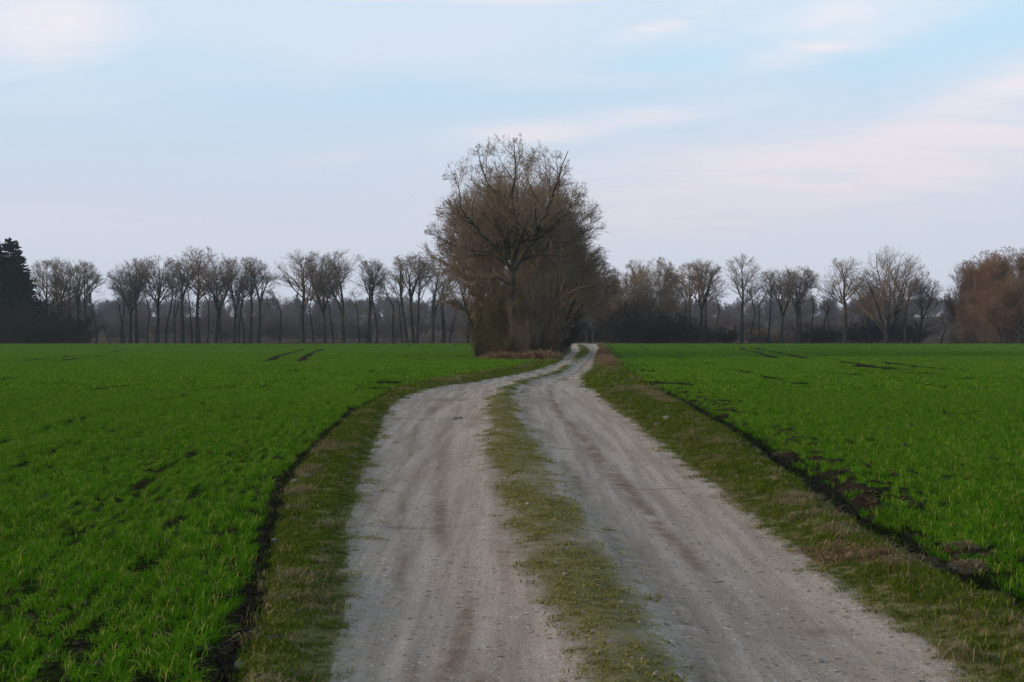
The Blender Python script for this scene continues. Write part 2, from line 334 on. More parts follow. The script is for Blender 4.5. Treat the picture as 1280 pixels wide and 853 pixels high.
# ---------------------------------------------------------------- the land
def rows(d0, d1, k, mn): 
    r = [d0]
    while r[-1] < d1: r.append(r[-1]+max(mn, abs(r[-1])*k))
    return np.array(r)
DR = np.concatenate([np.arange(-12, 4.5, .5), rows(4.5, 240, .0058, .028)])
def sheet(name, X, D, kind_label):
    z, tu, so, cr, da = ground(X, D)
    nr, nc = X.shape; V = np.stack([X, D, z], -1).reshape(-1, 3)
    i = np.arange(nr*nc).reshape(nr, nc)
    F = np.stack([i[:-1, :-1], i[:-1, 1:], i[1:, 1:], i[1:, :-1]], -1).reshape(-1, 4)
    me = mesh(name, V, [F], M_EARTH, attrs={'cover': np.stack([tu, so, cr, da], -1).reshape(-1, 4)})
    return tag(obj(name, me), kind='structure')
def between(a, b, n):
    u = np.linspace(0, 1, n)[None, :]; A = edge(a, DR)[:, None]; B = edge(b, DR)[:, None]
    return A+(B-A)*u, np.repeat(DR[:, None], n, 1)
offs = np.concatenate([np.arange(0, 1.6, .05), 1.6+np.cumsum(np.geomspace(.06, 9, 75))])
DRF = DR
eL = edge('Lf', DRF)[:, None]; eR = edge('Rf', DRF)[:, None]
sheet('wheat_field_left', (eL-offs[None, :])[:, ::-1], np.repeat(DRF[:, None], len(offs), 1), 'field')
sheet('wheat_field_right', eR+offs[None, :], np.repeat(DRF[:, None], len(offs), 1), 'field')
sheet('verge_left', *between('Lf', 'Lr', 18), 'verge')
sheet('verge_right', *between('Rr', 'Rf', 26), 'verge')
sheet('dirt_lane_left', *between('Lr', 'Sl', 34), 'lane')
sheet('grass_strip', *between('Sl', 'Sr', 22), 'strip')
sheet('dirt_lane_right', *between('Sr', 'Rr', 38), 'lane')
FIELD_R = offs[-1]
for t in TRAM:
    for o_ in (-.93, .93):
        D_ = np.arange(t[0][0], t[-1][0], .5); xc = pch(D_, [p[0] for p in t], [p[1] for p in t])+o_
        u = np.linspace(-.27, .27, 7); XX = xc[:, None]+u[None, :]*(.62+.3*vn(D_*.12, D_*0+o_, 77))[:, None]; DD = np.repeat(D_[:, None], 7, 1)
        zc = np.max(np.stack([pchf for pchf in (ground(XX-.5, DD)[0], ground(XX, DD)[0], ground(XX+.5, DD)[0])]), 0)+.02-.0*u[None, :]**2
        i = np.arange(XX.size).reshape(XX.shape); F = np.stack([i[:-1, :-1], i[:-1, 1:], i[1:, 1:], i[1:, :-1]], -1).reshape(-1, 4)
        cv = np.zeros((XX.size, 4)); cv[:, 1] = .62; cv[:, 2] = 1
        tag(obj('tyre_track', mesh('tyre_track', np.stack([XX, DD, zc], -1).reshape(-1, 3), [F], M_EARTH, attrs={'cover': cv})), kind='structure')
# land beyond the fields: one big sheet to the horizon, running under the fields
def land_material():
    m, t, b, o = new_mat('woodland_floor')
    g = N(t, 'ShaderNodeNewGeometry').outputs['Position']
    a = noise(t, g, .05, 4); c = noise(t, g, .6, 5, .7); 
    col = mix_col(t, smooth(t, c, .35, .7), (.040, .028, .024), (.085, .052, .038))
    col = mix_col(t, smooth(t, a, .50, .65, 0, .6), col, (.15, .075, .040))
    t.links.new(col, b.inputs['Base Color']); b.inputs['Roughness'].default_value = .95
    bp = N(t, 'ShaderNodeBump', inp={'Strength': 1, 'Distance': .3}); t.links.new(c, bp.inputs['Height']); t.links.new(bp.outputs[0], b.inputs['Normal'])
    return m
xs = np.concatenate([-np.geomspace(1700, 10, 50), np.linspace(-8, 8, 9), np.geomspace(10, 1700, 50)])
ds = np.concatenate([np.linspace(-500, -20, 14), np.linspace(-12, 225, 40), np.arange(232, 420, 4), np.geomspace(430, 1900, 40)])
GX, GY = np.meshgrid(xs, ds)
Zb = pch(GY, GD, GZ)
inside = (1-ss(222, 238, GY))*(1-ss(170, 260, np.abs(GX)))
Zb = Zb - .55*inside - .05 + 1.6*(fbm(GX*.02, GY*.02, 71, 3)-.5)*ss(262, 330, GY)
Zb = Zb + 1.4*np.exp(-((GX+8)/14)**2-((GY-318)/22)**2) + .15*(fbm(GX*.3, GY*.3, 72, 2)-.5)*ss(240, 255, GY)
LAND = (xs, ds, Zb)
i = np.arange(GX.size).reshape(GX.shape)
F = np.stack([i[:-1, :-1], i[:-1, 1:], i[1:, 1:], i[1:, :-1]], -1).reshape(-1, 4)
tag(obj('ground', mesh('ground', np.stack([GX, GY, Zb], -1).reshape(-1, 3), [F], land_material())), kind='structure')
def lz(x, d):
    """height of the surface one stands on"""
    if d < 238 and abs(x) < FIELD_R-2: return gz(x, d)
    i = int(np.clip(np.searchsorted(xs, x)-1, 0, len(xs)-2)); j = int(np.clip(np.searchsorted(ds, d)-1, 0, len(ds)-2))
    u = (x-xs[i])/(xs[i+1]-xs[i]); v = (d-ds[j])/(ds[j+1]-ds[j])
    return float((Zb[j, i]*(1-u)+Zb[j, i+1]*u)*(1-v)+(Zb[j+1, i]*(1-u)+Zb[j+1, i+1]*u)*v)

# ---------------------------------------------------------------- scatter of uncountable stuff (geometry nodes)
def scatter(name, P, rot, scl, meshes, vi, label=None, cat=None, mat=None):
    col = bpy.data.collections.new(name+'_kinds')
    for k, me in enumerate(meshes): col.objects.link(bpy.data.objects.new('%s_kind_%02d' % (name, k), me))
    me = mesh(name, P, [], None, attrs={'rot': rot, 'scl': scl, 'vi': np.asarray(vi, float)}) if False else None
    me = bpy.data.meshes.new(name); me.vertices.add(len(P)); me.vertices.foreach_set('co', np.asarray(P, np.float32).ravel())
    a = me.attributes.new('rot', 'FLOAT_VECTOR', 'POINT'); a.data.foreach_set('vector', np.asarray(rot, np.float32).ravel())
    a = me.attributes.new('scl', 'FLOAT', 'POINT'); a.data.foreach_set('value', np.asarray(scl, np.float32))
    a = me.attributes.new('vi', 'INT', 'POINT'); a.data.foreach_set('value', np.asarray(vi, np.int32))
    me.update()
    o = tag(obj(name, me), label, cat, None, 'stuff')
    ng = bpy.data.node_groups.new(name+'_scatter', 'GeometryNodeTree')
    ng.interface.new_socket('Geometry', in_out='INPUT', socket_type='NodeSocketGeometry')
    ng.interface.new_socket('Geometry', in_out='OUTPUT', socket_type='NodeSocketGeometry')
    gi = ng.nodes.new('NodeGroupInput'); go = ng.nodes.new('NodeGroupOutput')
    ip = ng.nodes.new('GeometryNodeInstanceOnPoints'); ci = ng.nodes.new('GeometryNodeCollectionInfo')
    ci.inputs[0].default_value = col; ci.inputs[1].default_value = True; ci.inputs[2].default_value = True
    def na(n, dt):
        x = ng.nodes.new('GeometryNodeInputNamedAttribute'); x.data_type = dt; x.inputs[0].default_value = n; return x.outputs[0]
    L = ng.links.new
    L(gi.outputs[0], ip.inputs['Points']); L(ci.outputs[0], ip.inputs['Instance']); ip.inputs['Pick Instance'].default_value = True
    L(na('vi', 'INT'), ip.inputs['Instance Index'])
    er = ng.nodes.new('FunctionNodeEulerToRotation'); L(na('rot', 'FLOAT_VECTOR'), er.inputs[0]); L(er.outputs[0], ip.inputs['Rotation'])
    L(na('scl', 'FLOAT'), ip.inputs['Scale']); L(ip.outputs[0], go.inputs[0])
    o.modifiers.new('scatter', 'NODES').node_group = ng
    return o

def blades(n, xy, h, wid, lean, rr, name, mat, curl=.5):
    """n bent blades at xy (n,2): each a bent ribbon of 3 triangles"""
    az = rr.uniform(0, 2*np.pi, n); L = h*rr.uniform(.6, 1.15, n); W = wid*rr.uniform(.7, 1.2, n)
    ln = lean*rr.uniform(.3, 1.6, n); dirv = np.stack([np.cos(az), np.sin(az)], -1); side = np.stack([-np.sin(az), np.cos(az)], -1)
    b = np.concatenate([xy, np.full((n, 1), -.012)], 1)
    def pt(f, out): return b+np.concatenate([dirv*(L*out*ln)[:, None], (L*f)[:, None]], 1)
    m1 = pt(.58, .30); m2 = pt(.95-.0, 1.0); m2[:, 2] = b[:, 2]+L*(1-curl*ln*.55)
    s3 = np.concatenate([side*(W/2)[:, None], np.zeros((n, 1))], 1)
    V = np.stack([b-s3*.7, b+s3*.7, m1+s3, m1-s3, m2], 1).reshape(-1, 3)
    k = np.arange(n)[:, None]*5
    Q = k+np.array([[0, 1, 2, 3]]); T = k+np.array([[3, 2, 4]])
    bv = np.repeat(rr.uniform(0, 1, n), 5)
    return mesh(name, V, [Q, T], mat, False, {'bv': bv})

# --- wheat: short row segments close by, wide patches farther off
rr = np.random.default_rng(3)
near_kinds = []
for k in range(8):
    n = 80; y = np.repeat(rr.uniform(-.19, .19, 20), 4)[:n]+rr.normal(0, .012, n); x = rr.normal(0, .014, n)+np.repeat(rr.normal(0, .022, 20), 4)
    near_kinds.append(blades(n, np.stack([x, y], -1), .088, .0052, 1.0, rr, 'wheat_row', M_WHEAT))
mid_kinds = []
for k in range(5):
    n = 210; x = (rr.integers(0, 4, n)-1.5)*.14+rr.normal(0, .02, n); y = rr.uniform(-.55, .55, n)
    mid_kinds.append(blades(n, np.stack([x, y], -1), .105, .015, .9, rr, 'wheat_patch', M_WHEAT))
def crop_points(side, d0, d1, dx, dl):
    P = []; d = d0; k = 0
    while d < d1:
        lim = .36*d*1.22+2.5; e = float(edge('Lf' if side < 0 else 'Rf', d)); 
        n = int(max(0, (lim+side*e*1.0)/dx)) if side < 0 else int(max(0, (lim-e)/dx))
        o = (np.arange(n)+.5)*dx+(.20 if side < 0 else .40)
        P.append(np.stack([e+side*o, np.full(n, d)], -1)); d += dl; k += 1
    P = np.concatenate(P)
    return P
def plant(P, kinds, name, label, jitx, jity, side, sc0):
    n = len(P); X = P[:, 0]+rr.normal(0, jitx, n); Y = P[:, 1]+rr.uniform(-jity, jity, n)
    z, tu, so, cr, da = ground(X, Y)
    gap = fbm(X*1.1, Y*.5, 81, 3); e = edge('Lf' if side < 0 else 'Rf', Y); o = np.abs(X-e)
    # thin, gappy rows by the furrow; bare soil where the soil shows
    keep = (rr.uniform(0, 1, n) > so*1.1) & (rr.uniform(0, 1, n) < .74+.26*ss(.1, 1.2 if side < 0 else 2.0, o)+.25*(gap-.35)) & (gap > .05)
    rowgap = hash2(np.floor(o/.14).astype(np.int64), np.zeros(n, np.int64)+side, 5)
    keep &= ~((np.abs((o % 3.0)-1.5) < (.26 if sc0 > 1 else .13)) & (rr.uniform(0, 1, n) < .62) & (o > 2))
    td = tram_dist(X, Y); keep &= td > np.where(Y > 34, .46, .26)
    if side < 0: keep &= ~((rowgap > .80) & (o < 3.6) & (rr.uniform(0, 1, n) < .50))
    X, Y, z, gap = X[keep], Y[keep], z[keep], gap[keep]; n = len(X)
    sl = (edge('Lf' if side < 0 else 'Rf', Y+.6)-edge('Lf' if side < 0 else 'Rf', Y-.6))/1.2
    rot = np.zeros((n, 3)); rot[:, 2] = -np.arctan(sl)+np.where(rr.uniform(0, 1, n) < .5, np.pi, 0)+rr.normal(0, .12, n)
    scl = sc0*(.74+.55*gap)*rr.uniform(.85, 1.15, n)
    scatter(name, np.stack([X, Y, z], -1), rot, scl, kinds, rr.integers(0, len(kinds), n), label, 'crop')
for side, nm in ((-1, 'left'), (1, 'right')):
    lab = 'short young green wheat covering the field on the %s of the track' % nm
    plant(crop_points(side, 4.6, 34, .13, .19), near_kinds, 'young_wheat', lab+' up close', .020, .08, side, 1.0)
    plant(crop_points(side, 34, 196, .54, 1.0), mid_kinds, 'young_wheat', lab+' farther off', .08, .3, side, 1.01)

# --- verge turf, straw tufts, moss on the strip
turf_kinds = [blades(30, rr.normal(0, .045, (30, 2)), .055, .0055, .9, rr, 'turf_tuft', M_TURF) for k in range(6)]
moss_kinds = [blades(34, rr.normal(0, .05, (34, 2)), .024, .007, 1.1, rr, 'low_turf', M_MOSS) for k in range(4)]
straw_kinds = [blades(34, rr.normal(0, .05, (34, 2)), .11, .0045, 1.2, rr, 'straw_tuft', M_STRAW, 1.0) for k in range(4)]
wturf_kinds = [blades(60, rr.normal(0, .17, (60, 2)), .06, .018, .9, rr, 'turf_patch', M_TURF) for k in range(4)]
wstraw_kinds = [blades(60, rr.normal(0, .17, (60, 2)), .10, .014, 1.2, rr, 'straw_patch', M_STRAW, 1.0) for k in range(3)]
def strip_points(a, b, d0, d1, dens, over=.06):
    dd = rr.uniform(0, 1, int(200000)); dmax = d1
    # sample distance uniformly by area of the strip
    D = np.linspace(d0, d1, 400); W = edge(b, D)-edge(a, D)+2*over; A = np.cumsum(W)*(d1-d0)/400
    n = int(A[-1]*dens); D = np.interp(rr.uniform(0, A[-1], n), A, D)
    u = rr.uniform(0, 1, n); X = edge(a, D)-over+u*(edge(b, D)-edge(a, D)+2*over)
    return X, D
def put(name, X, D, kinds, scl, label, cat='grass'):
    z = ground(X, D)[0]; n = len(X); rot = np.zeros((n, 3)); rot[:, 2] = rr.uniform(0, 6.283, n); rot[:, :2] = rr.normal(0, .12, (n, 2))
    scatter(name, np.stack([X, D, z], -1), rot, scl, kinds, rr.integers(0, len(kinds), n), label, cat)
def thin(X, D, p): 
    k = rr.uniform(0, 1, len(X)) < p; return X[k], D[k]
for a, b, nm, ov in (('Lf', 'Lr', 'left', .05), ('Rr', 'Rf', 'right', .10)):
    for (d0, d1, dens, kt, ks) in ((4.6, 32, 270, turf_kinds, straw_kinds), (32, 185, 26, wturf_kinds, wstraw_kinds)):
        X, D = strip_points(a, b, d0, d1, dens, ov); z, tu, so, cr, da = ground(X, D)
        dry = fbm(X*1.3, D*.7, 91, 3)-.03; from_lane = np.abs(X-edge('Lr' if nm == 'left' else 'Rr', D))
        p = np.clip(1.1-so*1.2, 0, 1)*np.where(tu > .9, 1, tu*.75)
        XX, DD = thin(X, D, p*(1-.75*ss(.50, .62, dry)*ss(.15, .5, from_lane)))
        put('verge_grass', XX, DD, kt, rr.uniform(.55, 1.25, len(XX))*(.55+.5*ss(0, .4, np.abs(XX-edge('Lr' if nm == 'left' else 'Rr', DD)))), 'short mossy green grass on the verge %s of the track, %s' % (nm, 'up close' if d0 < 10 else 'farther off'))
        XX, DD = thin(X, D, p*.22*ss(.44, .62, dry)*ss(.12, .5, from_lane)+.02*p)
        put('dry_grass', XX, DD, ks, rr.uniform(.5, 1.15, len(XX)), 'pale dry grass among the green on the verge %s of the track, %s' % (nm, 'up close' if d0 < 10 else 'farther off'))
# low turf creeping over the strip and both lane edges
for (d0, d1, dens, kk) in ((4.6, 30, 260, moss_kinds), (30, 180, 22, wturf_kinds)):
    X, D = strip_points('Lr', 'Rr', d0, d1, dens, 0); z, tu, so, cr, da = ground(X, D)
    patch = fbm(X*6, D*3.2, 95, 3)
    XX, DD = thin(X, D, ss(.38, .90, tu+1.5*(patch-.5))*.62)
    put('strip_grass', XX, DD, kk, rr.uniform(.6, 1.3, len(XX))*(1 if d0 < 10 else .55), 'low mossy grass creeping over the middle strip and edges of the track, '+('up close' if d0 < 10 else 'farther off'))

# ---------------------------------------------------------------- stones and clods
def rock_mesh(seed, name, mat, rough=.25, flat=.6, sub=2):
    import bmesh
    bm = bmesh.new(); bmesh.ops.create_icosphere(bm, subdivisions=sub, radius=1)
    r_ = np.random.default_rng(seed); ax = r_.normal(size=(9, 3)); ax /= np.linalg.norm(ax, axis=1)[:, None]; cut = r_.uniform(.62, .95, 9)
    for v in bm.verts:
        p = np.array(v.co)
        for a, c in zip(ax, cut):
            s = p@a
            if s > c: p = p-a*(s-c)*.85
        p *= 1+rough*(r_.uniform()-.5)*.35
        v.co = (p[0]*1.2, p[1], p[2]*flat)
    me = bpy.data.meshes.new(name); bm.to_mesh(me); bm.free(); me.materials.append(mat)
    for p in me.polygons: p.use_smooth = False
    return me
def stone_material(name, c1, c2):
    m, t, b, o = new_mat(name); g = N(t, 'ShaderNodeTexCoord').outputs['Object']; oi = N(t, 'ShaderNodeObjectInfo').outputs['Random']
    n = noise(t, g, 2.5, 5, .7); c = mix_col(t, n, c1, c2); c = mix_col(t, math_node(t, 'MULTIPLY', oi, .6), c, c1)
    t.links.new(c, b.inputs['Base Color']); b.inputs['Roughness'].default_value = .85; return m
M_STONE = stone_material('pale_flint', (.08, .07, .062), (.27, .25, .235))
M_GRIT = stone_material('grit', (.10, .08, .068), (.42, .37, .33))
M_SOIL = stone_material('wet_soil', (.020, .014, .011), (.095, .066, .048))
peb_k = [rock_mesh(20+i, 'pebble', M_GRIT, .3, .6, 1) for i in range(4)]
X, D = strip_points('Lr', 'Rr', 4.6, 36, 190, 0); e1 = ground(X, D)[1]
X, D = thin(X, D, .35+.65*ss(.1, .5, e1))
s = .0034*np.exp(rr.normal(0, .55, len(X))); put('gravel', X, D, peb_k, s, 'small loose pebbles strewn over the dirt track', 'gravel')
soil_k = [rock_mesh(40+i, 'crumb', M_SOIL, .6, .7, 1) for i in range(4)]
D = rr.uniform(5, 60, 5200); X = edge('Lf', D)-.10+rr.normal(0, .13, len(D)); 
D2 = rr.uniform(5, 75, 5200); X2 = edge('Rf', D2)+.3+rr.normal(0, .45, len(D2)); cl2 = ground(X2, D2)[2]; k2 = rr.uniform(0, 1, len(D2)) < .2+cl2
D3 = 5+rr.uniform(0, 1, 16000)**1.2*22; X3 = np.where(rr.uniform(0, 1, 16000) < .6, edge('Lf', D3)-rr.uniform(.1, 5.5, 16000), edge('Rf', D3)+rr.uniform(.3, 5.5, 16000)); D3 = D3
X = np.concatenate([X, X2[k2], X3]); D = np.concatenate([D, D2[k2], D3])
put('soil_crumbs', X, D, soil_k, .012*np.exp(rr.normal(0, .55, len(X))), 'dark crumbs of soil along the furrow and the ploughed field edge', 'soil')

# stones one can point at: (x px, y px in the photograph were read off; here as x, distance), size, label
STN = [(1.60, 7.40, .026, 'angular grey stone lying alone in the right-hand lane, nearest to the viewer'),
       (2.90, 13.1, .050, 'rounded grey stone on the right verge near the torn turf'),
       (2.52, 23.1, .075, 'largest flat stone on the right verge, up the slope'),
       (2.30, 22.6, .055, 'small stone just left of the largest flat stone on the right verge'),
       (2.90, 15.4, .040, 'pale pebble on the right verge half way along the bank'),
       (3.97, 13.4, .030, 'white stone lying out in the right-hand wheat field'),
       (3.07, 22.6, .045, 'white stone by the ditch level with the largest flat stone, right one of two'),
       (2.92, 22.9, .040, 'brownish stone by the ditch level with the largest flat stone, left one of two'),
       (2.57, 31.3, .045, 'tiny white stone on the right verge farthest up the slope'),
       (3.25, 10.0, .030, 'small stone lying between the torn turf clods and the right wheat'),
       (-1.40, 7.40, .040, 'blue-grey stone in the dark furrow, nearest to the viewer'),
       (-1.44, 7.0, .028, 'dark stone at the very bottom of the furrow, cut by its shade'),
       (-1.92, 11.6, .040, 'white stone in the furrow beside the wheat, larger of a close pair'),
       (-1.90, 11.3, .028, 'white stone in the furrow, smaller of a close pair'),
       (-2.06, 13.2, .036, 'pale stone half buried in the furrow where the verge is greenest'),
       (-2.33, 15.3, .055, 'round stone in the heap beside the furrow, larger one of two'),
       (-2.22, 15.4, .045, 'round pale stone in the heap beside the furrow, smaller one of two'),
       (-1.00, 24.6, .060, 'stone at the end of the crack across the left lane, left one of two'),
       (-.90, 24.7, .050, 'stone at the end of the crack across the left lane, right one of two'),
       (.93, 20.0, .026, 'white pebble on the grass strip up the slope')]
for i, (x, d, s, lab) in enumerate(STN):
    o = obj('stone', rock_mesh(100+i, 'stone', M_STONE, .3, .65)); z = gz(x, d)
    o.location = (x, d, z+s*.16); o.scale = (s, s, s); o.rotation_euler = (rr.normal(0, .15), rr.normal(0, .15), rr.uniform(0, 6)); tag(o, lab, 'stone')
# torn turf clods at the right field edge
CL = [(2.80, 10.05, .20, .09, 'biggest torn clod of turf on the bank beside the pale root litter'),
      (2.62, 10.0, .09, .06, 'dark torn clod right against the biggest clod of turf'),
      (3.22, 10.0, .13, .11, 'round shaggy brown clod lying in the edge of the right wheat field'),
      (3.16, 9.3, .13, .08, 'flat torn clod nearest the right edge of the picture'),
      (3.42, 10.8, .11, .06, 'small dark clod in the wheat behind the biggest clod of turf'),
      (2.95, 12.6, .08, .04, 'low clod of dead grass on the right verge crest'),
      (3.25, 16.5, .16, .06, 'dark clod at the ditch edge half way up the bank'),
      (3.55, 18.5, .16, .07, 'long dark clod lying in the wheat beyond the right ditch'),
      (3.35, 28.5, .18, .09, 'dark clod of soil at the far upper end of the right ditch')]
def clod_mesh(seed):
    r_ = np.random.default_rng(seed); me = rock_mesh(seed, 'clod', M_SOIL, 1.0, .75, 3)
    co = np.empty(len(me.vertices)*3, np.float32); me.vertices.foreach_get('co', co); co = co.reshape(-1, 3)
    co *= (.72+.6*fbm(co[:, 0]*2.5+seed, co[:, 1]*2.5+co[:, 2]*3, seed, 3))[:, None]; me.vertices.foreach_set('co', co.ravel()); return me
for i, (x, d, s, h, lab) in enumerate(CL):
    e = tag(link(bpy.data.objects.new('turf_clod', None)), lab, 'clod', 'torn clods along the right field edge'); e.location = (x, d, gz(x, d)); e.empty_display_size = .1
    o = obj('soil_lump', clod_mesh(200+i), e); o.scale = (s*1.0, s*.9, h*1.15); o.location = (0, 0, -h*.02)
    n = 170; ph = rr.uniform(0, 6.283, n); q = np.sqrt(rr.uniform(0, 1, n)); xy = np.stack([np.cos(ph)*q*s*1.15, np.sin(ph)*q*s], -1)
    me = blades(n, xy, .06, .004, 1.6, rr, 'dead_grass', M_RUST if i % 2 else M_STRAW, 1.1)
    co = np.empty(len(me.vertices)*3, np.float32); me.vertices.foreach_get('co', co); co = co.reshape(-1, 3)
    co[:, 2] += np.repeat(np.sqrt(np.clip(1-q**2, 0, 1))*h*.8, 5); me.vertices.foreach_set('co', co.ravel())
    obj('dead_grass', me, e)['kind'] = 'stuff'
# pale root litter spilling from the biggest clod
X = rr.normal(2.45, .16, 90); D = rr.normal(10.35, .20, 90)
put('root_litter', X, D, [blades(20, rr.normal(0, .05, (20, 2)), .07, .005, 2.0, rr, 'roots', M_RUST, 1.5)], rr.uniform(.5, 1.1, 90), 'pale root litter spilling onto the lane edge beside torn turf', 'litter')

# ---------------------------------------------------------------- trees
def nrm(v): return v/np.maximum(np.linalg.norm(v, axis=-1, keepdims=True), 1e-9)
class Env:
    def __init__(s, c, r): s.c = np.array(c, float); s.r = np.array(r, float)
    def exit(s, p, d):
        q = (p-s.c)/s.r; e = d/s.r; A = (e*e).sum(-1); B = (q*e).sum(-1); C = (q*q).sum(-1)-1
        disc = B*B-A*C; t = (-B+np.sqrt(np.maximum(disc, 0)))/A
        return np.where((disc > 0) & (t > 0), t, 0.15)
def grow(p, d, L, n, wander, trop, r_):
    out = [p]; d = nrm(d); up = np.array([0, 0, 1.0])
    for j in range(n):
        d = nrm(d+r_.normal(0, wander, p.shape)+up*trop); p = p+d*(L/n)[:, None]; out.append(p)
    return np.stack(out, 1)
def along(P, t):
    M, K, _ = P.shape; s = t*(K-1); k = np.clip(s.astype(int), 0, K-2); f = (s-k)[:, None]; m = np.arange(M)
    a, b = P[m, k], P[m, k+1]; return a+(b-a)*f, nrm(b-a)
def spawn(P, R0, cnt, t0, t1, ang, ratio, env, r_, n, wander, trop, thick, rmax=.7, shrink=.5, tap=.85, power=1.0):
    M = len(P); idx = np.repeat(np.arange(M), cnt); m = len(idx); t = t0+(t1-t0)*r_.uniform(0, 1, m)**power
    pos, T = along(P[idx], t); Lp = np.linalg.norm(np.diff(P, axis=1), axis=-1).sum(1)[idx]
    rnd = r_.normal(size=(m, 3)); rnd[:, 2] *= .7; perp = nrm(rnd-(rnd*T).sum(-1, keepdims=True)*T)
    a = np.radians(r_.uniform(ang[0], ang[1], m))[:, None]; d = np.cos(a)*T+np.sin(a)*perp
    L = ratio*Lp*(1-shrink*t)*r_.uniform(.65, 1.2, m)
    if env is not None: L = np.minimum(L, env.exit(pos, nrm(d+np.array([0, 0, trop*n*.5])))*r_.uniform(.75, 1.06, m))
    ok = L > .06*Lp
    pos, d, L, t, idx = pos[ok], d[ok], L[ok], t[ok], idx[ok]
    rp = R0[idx]*(1-tap*t); r0 = np.minimum(rp*rmax, thick*L+.002)
    return grow(pos, d, L, n, wander, trop, r_), r0
def tubes(groups):
    """groups of (P (m,k,3), r0 (m), sides, end taper) -> vertex and face arrays"""
    VV, FF, off = [], [], 0
    for P, r0, S, te in groups:
        M, K, _ = P.shape
        if M == 0: continue
        T = np.empty_like(P); T[:, 1:-1] = P[:, 2:]-P[:, :-2]; T[:, 0] = P[:, 1]-P[:, 0]; T[:, -1] = P[:, -1]-P[:, -2]; T = nrm(T)
        ref = nrm(np.cross(nrm(P[:, -1]-P[:, 0]), np.array([.31, .92, .21]))) ; ref = ref[:, None, :]
        U = nrm(ref-(ref*T).sum(-1, keepdims=True)*T); W = np.cross(T, U)
        rad = r0[:, None]*(1-(1-te)*np.linspace(0, 1, K)[None, :])
        an = np.arange(S)*2*np.pi/S
        V = P[:, :, None, :]+rad[:, :, None, None]*(np.cos(an)[None, None, :, None]*U[:, :, None, :]+np.sin(an)[None, None, :, None]*W[:, :, None, :])
        i = np.arange(M*K*S).reshape(M, K, S)+off; j = np.roll(i, -1, 2)
        FF.append(np.stack([i[:, :-1], j[:, :-1], j[:, 1:], i[:, 1:]], -1).reshape(-1, 4)); VV.append(V.reshape(-1, 3)); off += M*K*S
    return np.concatenate(VV), np.concatenate(FF)
def tube_mesh(name, groups, mat):
    V, F = tubes(groups); return mesh(name, V, [F], mat)
def flare(P, r0, S=10):
    """trunk with a root flare"""
    V, F = tubes([(P, r0, S, .55)]); z0 = P[:, 0, 2].min(); h = V[:, 2]-z0; k = 1+.55*np.exp(-h/.35)
    c = P[0, 0]; V[:, :2] = c[:2]+(V[:, :2]-c[:2])*np.where(h < 2, k, 1)[:, None]; return V, F

def bare_tree(seed, H, cr, cz, stems, fork, r_tr, n1, n2, n3, n4, ang1=(35, 62), trop=.06, twig=.016, lowest=.30, spread=.35, mat_t=None, mat_c=None, wand=.13, rz=None, tw_len=.42, bend=.014):
    """H height, cr crown radius, cz crown centre height fraction; stems co-dominant leaders above 'fork'"""
    r_ = np.random.default_rng(seed); rz = rz or H*(1-cz)
    env = Env((0, 0, H*cz), (cr, cr, rz))
    base = grow(np.array([[0, 0, -.35]]), np.array([[r_.normal(0, .04), r_.normal(0, .04), 1.0]]), np.array([fork+.35]), 8, bend, .05, r_)
    top, T = along(base, np.array([.999])); ph = r_.uniform(0, 6.283)
    sp, sl = [], []
    for k in range(stems):
        a = ph+k*2*np.pi/stems+r_.normal(0, .25); s_ = spread*r_.uniform(.6, 1.25) if stems > 1 else .05
        d = nrm(np.array([math.cos(a)*s_, math.sin(a)*s_, 1.0])); sp.append(d); sl.append(float(env.exit(top, d[None, :])[0])*(.92 if k == 0 else r_.uniform(.72, .95)))
    S = grow(np.repeat(top, stems, 0)-np.array([0, 0, .12]), np.array(sp), np.array(sl), 9, .075, .045, r_)
    rs = np.full(stems, r_tr*(.62 if stems > 1 else .66))*r_.uniform(.85, 1.1, stems)
    tV, tF = flare(base, np.array([r_tr])); sV, sF = tubes([(S, rs, 7, .10)])
    trunk = mesh('trunk', np.concatenate([tV, sV]), [np.concatenate([tF, sF+len(tV)])], mat_t or M_BARK)
    L1, r1 = spawn(S, rs, n1, min(lowest, .06), .93, ang1, 1.15, env, r_, 7, wand*.8, trop*.6, .017, .60, .25, power=1.15)
    g = []
    # a few old low branches on the bare trunk
    Lb, rb = spawn(base, np.array([r_tr]), r_.integers(4, 8), .55, .99, (38, 68), .42, None, r_, 5, .2, .05, .018, .35, .3)
    L1 = L1; g += [(L1, r1, 5, .18)]
    Pb = np.concatenate([S[:, ::1]], 0)
    L2, r2 = spawn(L1, r1, n2+3, .14, .98, (22, 46), .55, env, r_, 4, wand, trop*.7, .015, .65, .35)
    Lb2, rb2 = spawn(Lb, rb, 5, .15, .98, (28, 60), .5, None, r_, 4, .18, .05, .017, .7, .4)
    L2 = np.concatenate([L2, Lb2]); r2 = np.concatenate([r2, rb2]); g += [(Lb, rb, 4, .2), (L2, r2, 4, .25)]
    L3, r3 = spawn(L2, r2, n3, .10, 1.0, (20, 48), .55, env, r_, 3, wand, trop*.6, .012, .7, .35)
    r3 = np.maximum(r3, twig*.55); g += [(L3, r3, 3, .4)]
    L4, r4 = spawn(L3, r3, max(n4-1, 2), .1, 1.0, (18, 48), tw_len*1.5, None, r_, 2 if H > 30 else 1, .1, trop*.5, .02, .8, .3)
    r4 = np.full(len(L4), twig*.5); g += [(L4, r4, 3, .45)]
    crown = tube_mesh('crown', g, mat_c or M_TWIG)
    return trunk, crown

